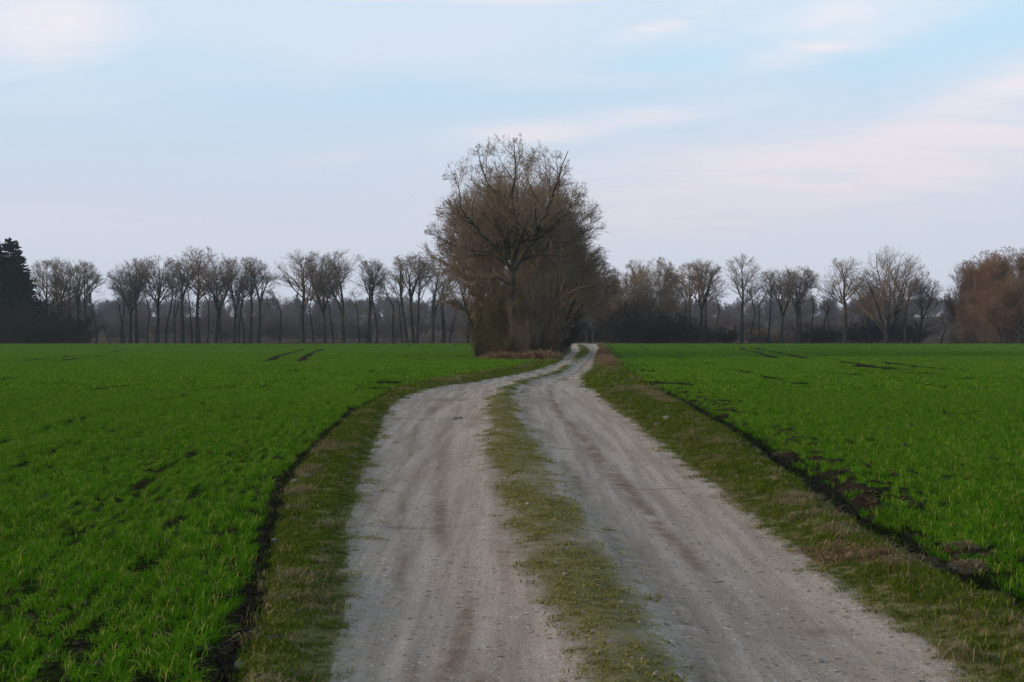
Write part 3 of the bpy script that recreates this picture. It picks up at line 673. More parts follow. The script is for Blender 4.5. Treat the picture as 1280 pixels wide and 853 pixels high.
def thing_tree(name, meshes, x, d, label, group, s=(1, 1, 1), rz=0, lean=(0, 0), cat='tree', parts=('trunk', 'crown'), z=None):
    e = tag(link(bpy.data.objects.new(name, None)), label, cat, group)
    e.location = (x, d, (lz(x, d) if z is None else z)); e.rotation_euler = (lean[0], lean[1], rz); e.scale = s
    for p, me in zip(parts, meshes): obj(p, me, e)
    return e

# --- kinds for the far rows (built at 16 m height, then scaled)
KIND = {
 'oak1': bare_tree(11, 16, 4.6, .64, 1, 6.0, .34, 15, 7, 7, 4, (30, 58), .085, .018),
 'oak2': bare_tree(12, 16, 4.8, .66, 2, 6.2, .32, 10, 7, 7, 4, (28, 55), .085, .018, spread=.30),
 'oak3': bare_tree(13, 16, 4.4, .66, 3, 5.6, .30, 7, 7, 7, 4, (25, 52), .085, .018, spread=.36),
 'tall1': bare_tree(14, 16, 3.1, .66, 1, 6.8, .25, 15, 6, 6, 4, (28, 50), .10, .018),
 'tall2': bare_tree(15, 16, 3.2, .68, 2, 7.4, .24, 9, 6, 6, 4, (25, 48), .10, .018, spread=.20),
 'fork': bare_tree(16, 16, 3.9, .68, 2, 4.8, .32, 10, 6, 7, 4, (25, 50), .10, .018, spread=.26),
 'thin1': bare_tree(17, 16, 1.9, .70, 1, 8.0, .14, 11, 4, 5, 3, (25, 50), .10, .018, bend=.025),
 'thin2': bare_tree(18, 16, 1.7, .66, 2, 9.0, .13, 7, 4, 5, 3, (25, 50), .08, .018, bend=.03),
 'vase': bare_tree(19, 16, 5.6, .60, 6, 1.6, .46, 6, 7, 7, 4, (20, 45), .085, .018, spread=.52, lowest=.25),
 'dense1': bare_tree(20, 16, 5.2, .52, 3, 2.6, .32, 11, 8, 8, 5, (28, 62), .05, .028, lowest=.10, spread=.38, mat_c=M_TWIGB),
 'dense2': bare_tree(21, 16, 4.8, .54, 2, 3.2, .30, 15, 8, 8, 5, (28, 62), .05, .028, lowest=.08, spread=.30, mat_c=M_TWIGB),
 'russet': bare_tree(22, 16, 5.6, .52, 4, 1.8, .34, 10, 9, 8, 5, (28, 62), .055, .032, lowest=.08, spread=.45, mat_c=M_TWIGR),
}
PX = 1778.0
def at_px(px, d): return (px-640)/PX*d
L_GRP = 'bare trees in the row behind the left wheat field'; R_GRP = 'bare trees in the row behind the right wheat field'
# px of the trunk, distance, height in px, kind, width factor, lean, label
ROW = [
 (56, 246, 106, 'tall1', 1.0, 0, 'pale bare tree rising just right of the dark spruces', L_GRP),
 (72, 243, 108, 'oak2', .85, 0, 'bushy bare tree second from the dark spruces, its base lost in thicket', L_GRP),
 (88, 247, 100, 'oak1', .75, 0, 'bare tree behind the small dark shed at the left wood edge', L_GRP),
 (98, 243, 106, 'tall2', 1.0, 0, 'bare tree standing right over the small dark shed', L_GRP),
 (107, 240, 104, 'tall1', .8, 0, 'bare tree at the right end of the dark left-hand thicket', L_GRP),
 (120, 241, 102, 'thin2', 1.3, 0, 'slim bare tree standing free just right of the dark left thicket', L_GRP),
 (137, 240, 42, 'thin1', 1.5, -.42, 'small crooked tree leaning hard to the left beside the thicket', L_GRP),
 (151, 244, 98, 'thin1', 1.2, 0, None, L_GRP), (155, 247, 82, 'thin2', 1.1, 0, None, L_GRP),
 (163, 241, 104, 'oak3', .85, -.03, 'bare tree with spreading forks, first broad one right of the leaning tree', L_GRP),
 (171, 240, 108, 'oak1', .8, 0, 'straight thick-trunked bare tree close beside the first broad forked one', L_GRP),
 (184, 250, 80, 'thin1', 1.1, 0, None, L_GRP),
 (196, 240, 110, 'oak2', 1.05, 0, 'big bare tree with a stout twin trunk and fan of low limbs, left row', L_GRP),
 (208, 243, 104, 'thin2', 1.3, 0, 'slim straight bare tree right of the stout twin-trunked one', L_GRP),
 (218, 240, 96, 'fork', .6, 0, 'crooked bare tree forking low, half way along the left row', L_GRP),
 (228, 240, 112, 'tall2', 1.2, 0, 'tall bare tree with doubled trunk left of the highest crown', L_GRP),
 (240, 246, 90, 'thin1', 1.2, 0, None, L_GRP),
 (248, 240, 123, 'oak1', 1.0, 0, 'highest crown of the left row, a round-topped bare oak', L_GRP),
 (259, 243, 92, 'thin2', 1.1, 0, None, L_GRP),
 (270, 240, 114, 'oak3', 1.0, 0, 'broad bare oak right of the highest crown in the left row', L_GRP),
 (276, 246, 84, 'thin1', 1.1, 0, None, L_GRP),
 (293, 240, 108, 'oak2', .82, .03, 'bare tree with a flattened crown left of the slender pair', L_GRP),
 (299, 245, 98, 'thin2', 1.1, 0, None, L_GRP),
 (306, 248, 86, 'thin1', 1.1, 0, None, L_GRP),
 (313, 240, 110, 'tall1', 1.0, 0, 'tall slender bare tree, left one of the slender pair', L_GRP),
 (323, 240, 104, 'tall2', 1.0, 0, 'tall slender bare tree, right one of the slender pair', L_GRP),
 (350, 243, 78, 'thin1', 1.5, -.06, 'low thin bare tree alone in the wide gap of the left row', L_GRP),
 (378, 238, 118, 'oak1', 1.05, 0, 'broad fan-shaped oak with a straight trunk right of the wide gap', L_GRP),
 (392, 244, 88, 'thin1', 1.2, 0, None, L_GRP),
 (406, 238, 116, 'oak3', .95, 0, 'tall bare oak between the fan-shaped oak and the deeply forked tree', L_GRP),
 (417, 245, 92, 'thin2', 1.2, 0, None, L_GRP),
 (429, 238, 118, 'fork', 1.1, 0, 'bare tree forked into two long curving stems in the left row', L_GRP),
 (449, 244, 76, 'thin1', 1.1, 0, None, L_GRP),
 (459, 239, 106, 'tall1', 1.0, 0, 'bare tree, left one of the close trio of stems', L_GRP),
 (463, 241, 108, 'tall2', .9, .02, 'bare tree, middle one of the close trio of stems', L_GRP),
 (470, 243, 100, 'thin2', 1.4, 0, 'bare tree, right one of the close trio of stems', L_GRP),
 (492, 240, 92, 'thin1', 1.6, -.10, 'thin sinuous bare tree bending left next to the close trio', L_GRP),
 (503, 244, 84, 'thin2', 1.1, 0, None, L_GRP),
 (509, 238, 112, 'tall1', 1.25, 0, 'straight bare tree, left one of the three before the hedge', L_GRP),
 (517, 240, 116, 'tall2', 1.2, 0, 'tallest bare tree of the three before the hedge', L_GRP),
 (521, 242, 106, 'tall1', .9, 0, 'dark bare tree, right one of the three before the hedge', L_GRP),
 (540, 238, 114, 'fork', 1.0, .08, 'leaning bare tree with an upswept limb nearest the hedge', L_GRP),
 (552, 243, 96, 'thin2', 1.2, 0, None, L_GRP), (556, 245, 98, 'thin1', 1.2, 0, None, L_GRP), (562, 243, 70, 'thin2', 1.2, .04, None, L_GRP),
 (584, 240, 90, 'thin1', 1.4, 0, 'bare tree seen just left of the hedge foot', L_GRP), (592, 246, 56, 'thin2', 1.4, -.05, None, L_GRP), (598, 240, 88, 'thin1', 1.2, 0, None, L_GRP),
 # right of the track
 (852, 238, 98, 'thin2', 1.3, 0, 'slim bare tree at the right end of the brown wood', R_GRP),
 (862, 240, 102, 'tall1', .9, 0, 'bare tree left of the dark-trunked oak, right row', R_GRP),
 (875, 237, 106, 'oak2', .9, 0, 'dark-trunked bare oak next to the brown wood', R_GRP),
 (884, 241, 104, 'tall2', 1.0, 0, 'bare tree just right of the dark-trunked oak', R_GRP),
 (894, 244, 86, 'thin1', 1.2, 0, None, R_GRP),
 (927, 237, 113, 'oak1', .80, 0, 'solitary-looking tall bare oak with an egg-shaped crown, right row', R_GRP),
 (937, 243, 78, 'thin1', 1.2, .08, None, R_GRP), (951, 245, 84, 'thin2', 1.2, 0, None, R_GRP), (960, 240, 92, 'tall1', .8, 0, 'small bare tree between the egg-shaped oak and the low group', R_GRP),
 (976, 238, 98, 'oak3', .85, 0, 'bare tree with a wide fan of pale twigs in the low group', R_GRP),
 (996, 239, 96, 'oak2', .75, 0, 'dark stemmed bare tree, left one of the joined pair in the low group', R_GRP),
 (1002, 240, 98, 'tall2', 1.0, 0, 'dark stemmed bare tree, right one of the joined pair in the low group', R_GRP),
 (1012, 244, 88, 'thin1', 1.2, 0, None, R_GRP), (1025, 246, 70, 'thin2', 1.6, 0, None, R_GRP), (1040, 246, 62, 'thin1', 1.4, 0, None, R_GRP),
 (1056, 236, 109, 'oak1', .95, 0, 'round-crowned bare oak left of the broad many-stemmed tree', R_GRP),
 (1108, 234, 122, 'vase', 1.0, 0, 'broad bare tree with many stems fanning up like a vase', R_GRP),
 (1132, 240, 88, 'tall2', 1.1, .06, 'darker leaning tree on the right flank of the many-stemmed one', R_GRP),
 (1146, 241, 88, 'oak3', .8, .12, 'dark low-branched tree leaning right at the end of the row', R_GRP),
 (1087, 243, 74, 'oak2', .9, 0, 'low spreading tree on the left flank of the many-stemmed one', R_GRP),
 (1176, 242, 38, 'thin1', 2.6, .1, 'small stunted tree standing in the gap before the russet wood', R_GRP),
]
BASE_Y = 428.5
for i, (px, d, hp, kind, wf, ln, lab, grp) in enumerate(ROW):
    x = at_px(px, d); z = lz(x, d); H = (EYE+(426.5-(BASE_Y-hp))/PX*d)-z; k = H/16
    if lab is None:
        lab = 'thin bare stem squeezed between bigger trees of the %s row' % ('left' if px < 640 else 'right')
        grp = 'thin stems between the bigger trees of the %s row' % ('left' if px < 640 else 'right')
    kx = .5*(k+1)*wf*1.26 if hp > 60 else k*wf*1.4
    thing_tree('bare_tree', KIND[kind], x, d, lab, grp, (kx, kx, k), rr.uniform(0, 6.28) if ln == 0 else rr.uniform(-.3, .3), (0, ln), z=z-.05)

# --- dense brown wood right of the track and the end of the lane
WOOD = [(772, 205, 96, 'dense1', .85, 'bushy brown bare tree closest to the track on its right'), (790, 214, 104, 'dense2', .9, 'brown bare tree second along the wood right of the track'),
 (808, 208, 111, 'dense1', .85, 'tallest brown bare tree of the wood right of the track'), (826, 216, 108, 'dense2', .85, 'brown bare tree in the middle of the wood right of the track'),
 (842, 222, 100, 'dense1', .75, 'brown bare tree at the far end of the wood right of the track'), (757, 232, 92, 'dense2', .9, 'brown bare tree behind the bend of the track'),
 (738, 250, 84, 'dense1', .8, 'low brown bare tree closing the view at the track end'), (712, 256, 90, 'dense2', .85, 'brown bare tree behind the left edge of the track end'),
 (690, 245, 92, 'dense1', .9, 'brown bare tree far behind the hedgerow oaks')]
for px, d, hp, kind, wf, lab in WOOD:
    x = at_px(px, d); z = lz(x, d); H = (EYE+(426.5-(428-hp))/PX*d)-z; k = H/16
    thing_tree('brown_tree', KIND[kind], x, d, lab, 'brown trees of the wood at the end of the track', (k*wf, k*wf, k), rr.uniform(0, 6.28), z=z-.05)
pale = []
for me in KIND['thin1']:
    q = me.copy(); q.materials.clear(); q.materials.append(M_PALE); pale.append(q)
for px, d, hp, wf, ln, lab in [(733, 196, 26, 1.0, .02, 'pale slender birch stem right of the track end, tallest of three'), (741, 192, 22, 1.2, -.03, 'short pale birch stem at the corner of the dark wood'), (722, 202, 22, 1.0, .0, 'pale birch stem left of the taller one at the track end')]:
    x = at_px(px, d) if px > 730 else at_px(px, d)-2.2; z = lz(x, d); k = hp/PX*d/16*1.6
    thing_tree('birch_tree', pale, x, d, lab, 'pale birch stems at the track end', (k*wf, k*wf, k), rr.uniform(0, 6), (0, ln), z=z-.05)
RUS = [(1208, 238, 104, .75, 'russet tree at the left tip of the russet wood'), (1232, 232, 116, .85, 'russet tree second from the gap in the russet wood'), (1258, 228, 121, .9, 'highest russet tree of the wood at the right edge'),
       (1290, 226, 122, .9, 'russet tree cut by the right edge of the picture'), (1222, 246, 92, .8, 'lower russet tree behind the left tip of the russet wood'), (1325, 230, 124, .9, 'russet tree standing just past the right edge'), (1245, 245, 112, .9, 'russet tree at the back of the russet wood'), (1218, 230, 70, .9, 'low russet tree at the front left of the russet wood'), (1250, 222, 80, 1.0, 'low russet tree at the front of the russet wood'), (1275, 221, 90, 1.0, 'low russet tree in front by the right edge')]
for px, d, hp, wf, lab in RUS:
    x = at_px(px, d); z = lz(x, d); H = (EYE+(426.5-(428.5-hp))/PX*d)-z; k = H/16
    thing_tree('russet_tree', KIND['russet'], x, d, lab, 'russet trees at the right edge', (k*wf*1.05, k*wf*1.05, k), rr.uniform(0, 6.28), z=z-.05)

# --- spruces at the left edge
def spruce(seed, H, rad):
    r_ = np.random.default_rng(seed); base = grow(np.array([[0, 0, -.3]]), np.array([[0, 0, 1.0]]), np.array([H+.3]), 10, .012, .1, r_)
    trunk = tube_mesh('trunk', [(base, np.array([.28]), 8, .04)], M_BARK)
    n = 420; t = np.sort(r_.uniform(.03, .985, n)); pos, T = along(np.repeat(base, n, 0), t)
    ph = r_.uniform(0, 6.283, n); L = rad*((1-t)**.75*1.0+.03)*r_.uniform(.7, 1.15, n); el = np.where(t > .85, .5, -.05)
    d = np.stack([np.cos(ph), np.sin(ph), el], -1); B = grow(pos, d, L, 4, .06, .05, r_); rb = .012+.012*L
    tw, rt = spawn(B, rb, 13, .12, 1.0, (35, 65), .42, None, r_, 2, .1, -.08, .02, .7, .5)
    tw2, rt2 = spawn(tw, rt, 3, .2, 1.0, (30, 60), .5, None, r_, 1, .1, -.1, .02, .7, .3)
    V1, F1 = tubes([(B, rb, 3, .3)])
    # needle sprays: two crossed ribbons along every twig
    def ribbon(P, wd):
        a, b = P[:, 0], P[:, -1]; T = nrm(b-a); out = []
        for up in (np.array([0, 0, 1.0]), np.array([.6, .6, .2])):
            s = nrm(np.cross(T, up))*wd; out.append(np.stack([a-s*.6, a+s*.6, b+s*.25, b-s*.25], 1))
        return np.concatenate(out).reshape(-1, 3)
    V2 = np.concatenate([ribbon(tw, .11), ribbon(tw2, .10), ribbon(B, .08)]); F2 = np.arange(len(V2)).reshape(-1, 4)+len(V1)
    crown = mesh('crown', np.concatenate([V1, V2]), [np.concatenate([F1, F2])], M_NEEDLE, False)
    return trunk, crown
SP = [spruce(31, 19, 3.6), spruce(32, 19, 3.2)]
for px, d, top, k, wf, lab in [(4, 232, 295, 0, 1.65, 'tallest dark spruce at the left edge of the picture'), (16, 235, 299, 1, 1.6, 'dark spruce second from the left edge'), (27, 238, 313, 0, 1.7, 'dark spruce third from the left edge, a little lower'),
                               (37, 240, 342, 1, 1.3, 'lowest dark spruce at the right end of the spruces'), (-8, 230, 297, 1, 1.6, 'dark spruce cut by the left edge of the picture'),
                               (-26, 230, 300, 0, 1.3, 'dark spruce standing just past the left edge'), (-50, 234, 310, 1, 1.3, 'dark spruce well past the left edge')]:
    x = at_px(px, d); z = lz(x, d); H = EYE+(426.5-top)/PX*d-z; q = H/19
    thing_tree('spruce_tree', SP[k], x, d, lab, 'dark spruces at the left edge', (q*wf, q*wf, q), rr.uniform(0, 6), z=z-.05)

# --- shrubs (many upright stems)
def shrub(seed, H, rad, stems, n2, n3, twig, mat, sp=.22, lean=.12):
    r_ = np.random.default_rng(seed); a = r_.uniform(0, 6.283, stems); q = np.sqrt(r_.uniform(0, 1, stems))*rad*.45
    p = np.stack([np.cos(a)*q, np.sin(a)*q, np.full(stems, -.1)], -1); d = np.stack([np.cos(a)*sp*r_.uniform(.1, 1.5, stems), np.sin(a)*sp*r_.uniform(.1, 1.5, stems), np.ones(stems)], -1)
    L = H*r_.uniform(.55, 1.05, stems); S = grow(p, d, L, 6, lean, .03, r_); rs = .012+.006*L
    stem = tube_mesh('stem', [(S, rs, 4, .3)], M_BARK2)
    A, ra = spawn(S, rs, n2, .08, 1.0, (15, 60), .32, None, r_, 3, .16, .05, .015, .6, .4)
    B, rb = spawn(A, ra, n3, .1, 1.0, (20, 60), .55, None, r_, 1, .1, .02, .02, .8, .3)
    ra = np.maximum(ra, twig*.6); rb = np.full(len(B), twig*.5)
    return stem, tube_mesh('twigs', [(A, ra, 3, .4), (B, rb, 3, .5)], mat)
SH = {'olive': shrub(51, 5.6, 2.2, 28, 22, 4, .016, M_OLIVE), 'grey': shrub(52, 5.8, 2.0, 30, 22, 4, .016, M_TWIGB, .14, .09),
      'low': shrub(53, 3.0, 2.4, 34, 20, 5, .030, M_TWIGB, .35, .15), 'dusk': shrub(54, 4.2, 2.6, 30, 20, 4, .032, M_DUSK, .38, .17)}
def put_shrub(name, kind, x, d, H, w, lab, grp, cat='shrub'):
    H0 = {'olive': 5.6, 'grey': 5.8, 'low': 3.0, 'dusk': 4.2}[kind]; k = H/H0
    thing_tree(name, SH[kind], x, d, lab, grp, (w, w, k), rr.uniform(0, 6.28), cat=cat, parts=('stem', 'twigs'), z=lz(x, d)-.03)
HG = 'shrubs in the hedge left of the track'
for px, d, H, w, kind, lab in [(632, 89.3, 1.9, .36, 'olive', 'low olive shrub at the left foot of the big mossy trunk'), (652, 89.2, 2.4, .36, 'grey', 'low grey brown shrub at the right foot of the big mossy trunk'), (606, 91.2, 3.2, .5, 'olive', 'lowest olive shrub at the left tip of the hedge'), (612, 92.5, 4.6, .62, 'olive', 'olive green shrub at the left end of the hedge'), (622, 90.6, 5.4, .55, 'olive', 'tall olive green shrub left of the big mossy trunk'),
     (633, 93.5, 5.9, .6, 'olive', 'olive green shrub directly behind the big mossy trunk'), (652, 90.8, 4.6, .5, 'grey', 'grey brown shrub just right of the big mossy trunk'),
     (662, 91.6, 6.0, .62, 'grey', 'tall grey brown shrub in the middle of the hedge'), (675, 94.5, 6.0, .62, 'grey', 'tall grey brown shrub beside the track side of the hedge'),
     (684, 99, 5.6, .7, 'grey', 'grey brown shrub at the hedge corner near the track'), (622, 101, 5.8, .8, 'olive', 'olive shrub deep inside the left half of the hedge'),
     (645, 100, 6.2, .8, 'grey', 'brown shrub deep inside the middle of the hedge'), (664, 106, 6, .9, 'grey', 'brown shrub deep inside the right half of the hedge'),
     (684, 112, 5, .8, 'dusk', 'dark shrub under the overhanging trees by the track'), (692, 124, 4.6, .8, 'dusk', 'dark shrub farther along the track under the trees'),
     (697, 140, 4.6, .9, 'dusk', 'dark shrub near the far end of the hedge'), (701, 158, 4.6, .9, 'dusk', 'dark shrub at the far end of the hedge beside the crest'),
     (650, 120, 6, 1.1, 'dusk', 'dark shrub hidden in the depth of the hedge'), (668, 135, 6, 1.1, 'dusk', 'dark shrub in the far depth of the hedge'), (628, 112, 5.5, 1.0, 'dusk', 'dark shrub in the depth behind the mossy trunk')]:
    put_shrub('hedge_shrub', kind, at_px(px, d), d, H, w, lab, HG)
# thickets: base of the right wood, base of the left wood, russet wood, back of the rows
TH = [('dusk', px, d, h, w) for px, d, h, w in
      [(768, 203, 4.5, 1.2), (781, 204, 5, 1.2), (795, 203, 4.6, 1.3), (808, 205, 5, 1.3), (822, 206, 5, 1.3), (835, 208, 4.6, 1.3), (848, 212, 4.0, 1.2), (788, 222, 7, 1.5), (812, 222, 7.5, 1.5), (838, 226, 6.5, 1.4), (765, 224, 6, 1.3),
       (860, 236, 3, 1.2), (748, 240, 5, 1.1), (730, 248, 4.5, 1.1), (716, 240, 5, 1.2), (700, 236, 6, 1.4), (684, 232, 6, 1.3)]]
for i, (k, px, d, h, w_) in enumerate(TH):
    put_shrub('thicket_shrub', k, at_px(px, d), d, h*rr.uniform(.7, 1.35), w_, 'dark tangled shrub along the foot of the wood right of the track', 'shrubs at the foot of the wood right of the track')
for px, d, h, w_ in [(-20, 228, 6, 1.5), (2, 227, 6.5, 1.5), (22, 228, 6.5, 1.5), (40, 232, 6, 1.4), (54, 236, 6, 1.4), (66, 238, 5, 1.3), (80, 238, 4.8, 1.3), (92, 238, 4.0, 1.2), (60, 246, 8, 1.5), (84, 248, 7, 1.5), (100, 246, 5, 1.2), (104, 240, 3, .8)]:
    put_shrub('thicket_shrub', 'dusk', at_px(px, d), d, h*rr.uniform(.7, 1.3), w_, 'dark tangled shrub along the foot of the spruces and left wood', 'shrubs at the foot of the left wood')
for px, d, h, w_, k in [(1200, 236, 3, 1.1, 'low'), (1216, 232, 4.2, 1.3, 'dusk'), (1236, 228, 4, 1.3, 'dusk'), (1256, 224, 4.5, 1.3, 'dusk'), (1278, 224, 4.5, 1.3, 'dusk'), (1300, 224, 4, 1.3, 'dusk')]:
    put_shrub('thicket_shrub', 'low', at_px(px, d), d, h*.8, w_, 'tangled shrub along the foot of the russet wood', 'shrubs at the foot of the russet wood')
for px, d, h, w_, k in [(912, 246, 5, 1.1, 'dusk'), (905, 250, 4, 1.3, 'low'), (985, 247, 4, 1.2, 'low'), (1030, 247, 5, 1.4, 'dusk'), (1045, 250, 4, 1.4, 'low'), (1075, 247, 5.5, 1.4, 'dusk'), (1095, 249, 6.5, 1.5, 'dusk'), (1120, 247, 6.5, 1.4, 'dusk'), (1140, 246, 5.5, 1.3, 'dusk'), (945, 250, 4, 1.3, 'low'), (965, 250, 3.6, 1.3, 'low'), (1010, 250, 4, 1.3, 'dusk'), (870, 246, 4.5, 1.3, 'dusk'), (888, 247, 4, 1.3, 'dusk')]:
    put_shrub('thicket_shrub', k, at_px(px, d), d, h*rr.uniform(.55, 1.0), w_, 'low tangled shrub between the trunks of the right row', 'shrubs between the trunks of the right row')

# --- the mossy oak at the front of the hedge, limb by limb
def front_oak():
    x, d = at_px(642, 89.5), 89.5
    e = tag(link(bpy.data.objects.new('oak_tree', None)), 'big bare oak with mossy trunk standing at the front of the hedge', 'tree'); e.location = (x, d, lz(x, d))
    r_ = np.random.default_rng(77)
    base = np.array([[[0.05, 0, -.3], [.03, 0, .8], [-.03, .05, 2.0], [-.10, .02, 3.2], [-.06, .0, 4.3], [.0, 0, 5.2], [.02, 0, 5.9]]])
    V, F = flare(base, np.array([.25]), 12); obj('trunk', mesh('trunk', V, [F], M_BARK2), e)
    limbs = [([(0, 0, 5.6), (.75, -.2, 6.5), (1.45, -.4, 7.8), (1.95, -.3, 8.9), (2.45, -.2, 10.0), (3.0, 0, 11.9), (3.45, .1, 13.1)], .17),
             ([(0, 0, 5.7), (.1, .3, 6.8), (.2, .2, 8.1), (.0, .4, 9.8), (.2, .3, 11.7), (0.0, .5, 13.8)], .17),
             ([(0, 0, 5.4), (-.55, .3, 6.4), (-.85, .6, 8.0), (-1.0, .5, 9.6), (-1.75, .7, 11.2), (-2.2, .8, 12.8)], .15),
             ([(0, 0, 5.5), (-1.1, -.4, 6.8), (-2.3, -1.0, 8.0), (-3.2, -1.2, 9.4), (-3.7, -1.4, 11.2)], .13),
             ([(-.3, 0, 5.9), (-1.9, .5, 6.6), (-3.4, .8, 7.1), (-4.9, 1.0, 7.7)], .10),
             ([(1.1, -.3, 7.1), (2.3, -.8, 8.1), (3.3, -1.0, 9.1), (4.3, -1.1, 10.3)], .10),
             ([(.5, -.1, 6.2), (1.8, .7, 6.8), (3.2, 1.2, 7.3), (4.6, 1.4, 8.0)], .10),
             ([(0, 0.2, 6.4), (-.3, 1.8, 7.6), (.3, 2.8, 9.4), (.1, 3.4, 11.4)], .12),
             ([(.1, .1, 6.6), (.5, -1.4, 7.9), (-.3, -2.3, 9.6), (.2, -2.8, 11.6)], .11),
             ([(-.05, 0, 4.6), (-.8, -.4, 4.9), (-1.7, -.7, 4.95), (-2.6, -.8, 4.6)], .055)]
    S, rs = [], []
    for pts, r0 in limbs:
        p = np.array(pts, float); t = np.linspace(0, len(p)-1, 10); q = np.stack([np.interp(t, np.arange(len(p)), p[:, c]) for c in range(3)], -1)
        q[1:-1] += r_.normal(0, .09, (8, 3)); S.append(q); rs.append(r0)
        obj('limb', tube_mesh('limb', [(q[None], np.array([r0]), 8, .12)], M_BARK2), e)
    S = np.array(S); rs = np.array(rs); env = Env((-.2, 0, 8.9), (5.1, 4.8, 5.3))
    L1, r1 = spawn(S, rs, 15, .18, .98, (30, 62), .48, env, r_, 6, .15, .06, .016, .6, .35)
    W1, w1 = spawn(base, np.array([.25]), 80, .12, .98, (25, 75), .15, None, r_, 3, .16, .10, .010, .1, .2)
    W2, w2 = spawn(W1, w1, 5, .1, 1.0, (20, 60), .5, None, r_, 1, .1, .05, .02, .8, .3); w1 = np.maximum(w1, .009); w2 = np.full(len(W2), .007)
    L2, r2 = spawn(L1, r1, 9, .12, 1.0, (28, 62), .55, env, r_, 4, .17, .05, .014, .7, .4)
    L3, r3 = spawn(L2, r2, 7, .1, 1.0, (25, 60), .52, env, r_, 3, .18, .04, .013, .75, .4); r3 = np.maximum(r3, .0065)
    L4, r4 = spawn(L3, r3, 3, .1, 1.0, (22, 60), .55, None, r_, 1, .15, .03, .02, .8, .3); r4 = np.full(len(L4), .0055)
    obj('bough', tube_mesh('bough', [(L1, r1, 4, .2)], M_BARK2), e)
    obj('crown', tube_mesh('crown', [(W1, w1, 3, .4), (W2, w2, 3, .5), (L2, r2, 3, .3), (L3, r3, 3, .5), (L4, r4, 3, .6)], M_TWIGB), e)
front_oak()
# --- the brown trees behind it along the hedge
HK = [bare_tree(61, 14.5, 4.6, .56, 3, 3.6, .26, 13, 9, 8, 4, (28, 60), .05, .020, lowest=.08, spread=.40, mat_t=M_BARK2, mat_c=M_TWIGB),
      bare_tree(62, 14.5, 4.4, .54, 2, 3.2, .26, 17, 9, 8, 4, (30, 62), .045, .020, lowest=.05, spread=.32, mat_t=M_BARK2, mat_c=M_TWIGB)]
for px, d, top, w_, k, lab in [(598, 97, 225, .90, 1, 'brown bare tree at the left flank of the hedge, behind the mossy oak'), (652, 101, 188, .85, 0, 'brown bare tree directly behind the mossy oak'),
        (694, 106, 212, .92, 1, 'brown bare tree overhanging the track, nearest of those'), (618, 108, 200, .9, 0, 'brown bare tree in the heart of the hedge'),
        (708, 122, 262, .95, 0, 'brown bare tree overhanging the track, second of those'), (676, 116, 225, .9, 1, 'brown bare tree filling the middle of the hedge canopy'), (700, 138, 290, .95, 1, 'brown bare tree near the far end of the hedge, over the track'),
        (706, 156, 310, .95, 0, 'brown bare tree at the far end of the hedge'), (712, 113, 285, 1.12, 1, 'lowest and widest brown bare tree leaning over the track'), (716, 128, 305, 1.2, 0, 'low brown bare tree deep under the overhang of the track'), (596, 93, 300, .62, 1, 'small brown bare tree at the left foot of the hedge')]:
    x = at_px(px, d); x = min(x, float(edge('Lr', d))-.35); z = lz(x, d); H = EYE+(426.5-top)/PX*d-z; q = H/14.5
    thing_tree('hedge_tree', HK[k], x, d, lab, 'brown trees along the hedge left of the track', (w_, w_, q), rr.uniform(0, 6), z=z-.05)
# brown dead growth at the hedge foot and on the banks
rust_k = [blades(70, rr.normal(0, .22, (70, 2)), .55, .022, 1.1, rr, 'dead_growth', M_RUST, .9) for k in range(4)]
D = np.concatenate([rr.uniform(87.4, 91.5, 170), rr.uniform(91, 150, 170)]); t_ = rr.uniform(0, 1, len(D))
X = np.where(D < 91.5, at_px(604, D)+t_*(at_px(690, D)-at_px(604, D)), edge('Lf', D)-.2-t_*1.0); X = np.minimum(X, edge('Lf', D)-.1)
D = np.where(D < 91.5, D-.028*(X+2)*18, D); 
put('dead_undergrowth', X, D, rust_k, .25+1.2*vn(X*1.3, D*.8, 99)*rr.uniform(.5, 1.2, len(X)), 'reddish brown dead growth round the foot of the hedge', 'undergrowth')
D = np.concatenate([rr.uniform(56, 100, 120), rr.uniform(100, 190, 160)]); X = edge('Rf', D)-rr.uniform(-.1, .6, len(D))
put('dead_undergrowth', X, D, rust_k, rr.uniform(.25, .62, len(X)), 'reddish brown dead growth on the bank right of the track', 'undergrowth')

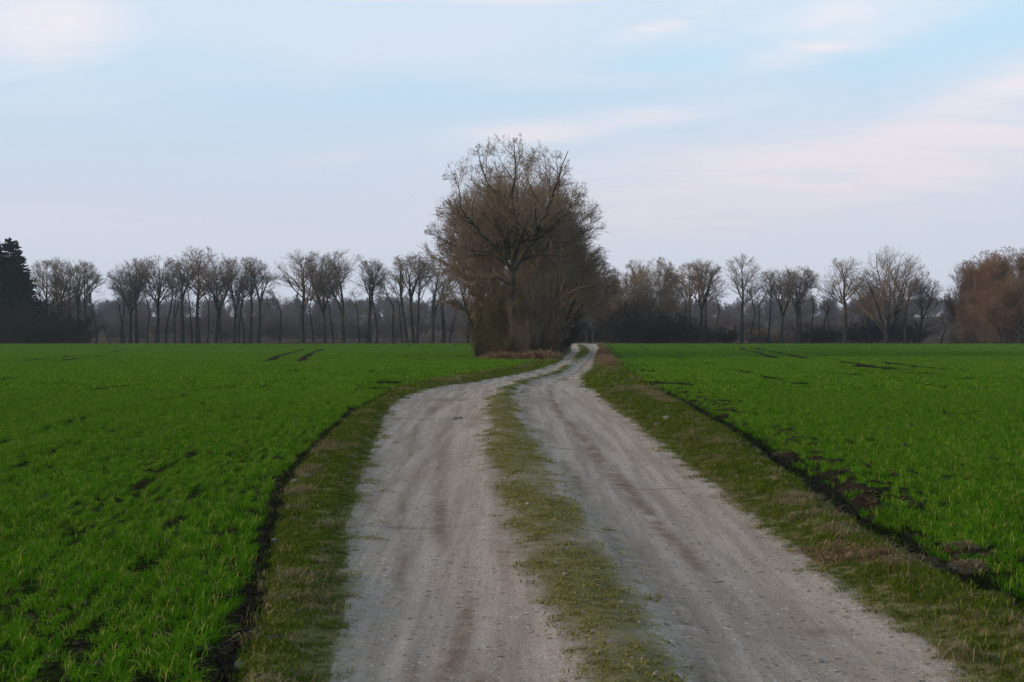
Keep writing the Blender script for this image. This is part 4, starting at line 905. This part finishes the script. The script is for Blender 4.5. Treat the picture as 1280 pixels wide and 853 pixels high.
# --- small dark shed at the left wood edge
def shed():
    x, d = at_px(103, 239), 237.5; e = tag(link(bpy.data.objects.new('wooden_shed', None)), 'small low dark wooden shed at the right end of the left thicket', 'shed'); e.location = (x, d, lz(x, d))
    def box(name, c, s, mat, par):
        c = np.array(c); s = np.array(s)/2; V = np.array([[a, b, k] for a in (-1, 1) for b in (-1, 1) for k in (-1, 1)])*s+c
        F = np.array([[0, 1, 3, 2], [4, 6, 7, 5], [0, 4, 5, 1], [2, 3, 7, 6], [0, 2, 6, 4], [1, 5, 7, 3]]); return obj(name, mesh(name, V, [F], mat, False), par)
    for k in range(9): box('board', (-1.0+k*.25, -.8, .85), (.235, .04, 1.75+.03*(k % 2)), M_DUSK, e)
    for sx in (-1.13, 1.13): box('side_wall', (sx, 0, .85), (.04, 1.6, 1.7), M_DUSK, e)
    box('roof', (0, 0, 1.80), (2.6, 2.0, .09), M_DUSK, e)
shed()

# --- far woods that read as one mass
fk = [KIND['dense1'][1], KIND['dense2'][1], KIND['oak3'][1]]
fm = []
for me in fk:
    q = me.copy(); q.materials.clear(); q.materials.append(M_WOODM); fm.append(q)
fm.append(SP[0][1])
def far_wood(name, n, d0, d1, xw, s0, s1, pc, lab, holes=None):
    D = rr.uniform(d0, d1, n); X = rr.uniform(-1, 1, n)*xw*D
    if holes is not None: k = holes(X/D*PX+640, D); X, D = X[k], D[k]
    Z = np.array([lz(a, b) for a, b in zip(X, D)]); vi = np.where(rr.uniform(0, 1, len(X)) < pc, 3, rr.integers(0, 3, len(X)))
    rot = np.zeros((len(X), 3)); rot[:, 2] = rr.uniform(0, 6.28, len(X))
    scatter(name, np.stack([X, D, Z-.4], -1), rot, rr.uniform(s0, s1, len(X)), fm, vi, lab, 'wood')
far_wood('young_wood', 700, 266, 345, .50, .18, .42, .0, 'brown young growth filling the view between the trunks of both rows')
far_wood('far_wood', 700, 470, 800, .50, .58, .85, .10, 'hazy blue-grey wood far behind the tree rows')

# ---------------------------------------------------------------- haze
def haze():
    x, y0, y1, z0, z1 = 1750, -540, 1950, -2.5, 48.0
    V = np.array([[a, b, c] for a in (-x, x) for b in (y0, y1) for c in (z0, z1)], float)
    F = np.array([[0, 1, 3, 2], [4, 6, 7, 5], [0, 4, 5, 1], [2, 3, 7, 6], [0, 2, 6, 4], [1, 5, 7, 3]])
    m = bpy.data.materials.new('air'); m.use_nodes = True; t = m.node_tree
    for n in list(t.nodes): t.nodes.remove(n)
    o = t.nodes.new('ShaderNodeOutputMaterial'); v = t.nodes.new('ShaderNodeVolumePrincipled')
    v.inputs['Color'].default_value = (.80, .88, 1.0, 1); v.inputs['Density'].default_value = .00019; v.inputs['Anisotropy'].default_value = .2
    t.links.new(v.outputs[0], o.inputs['Volume'])
    tag(obj('haze', mesh('haze', V, [F], m, False)), kind='stuff')
haze()
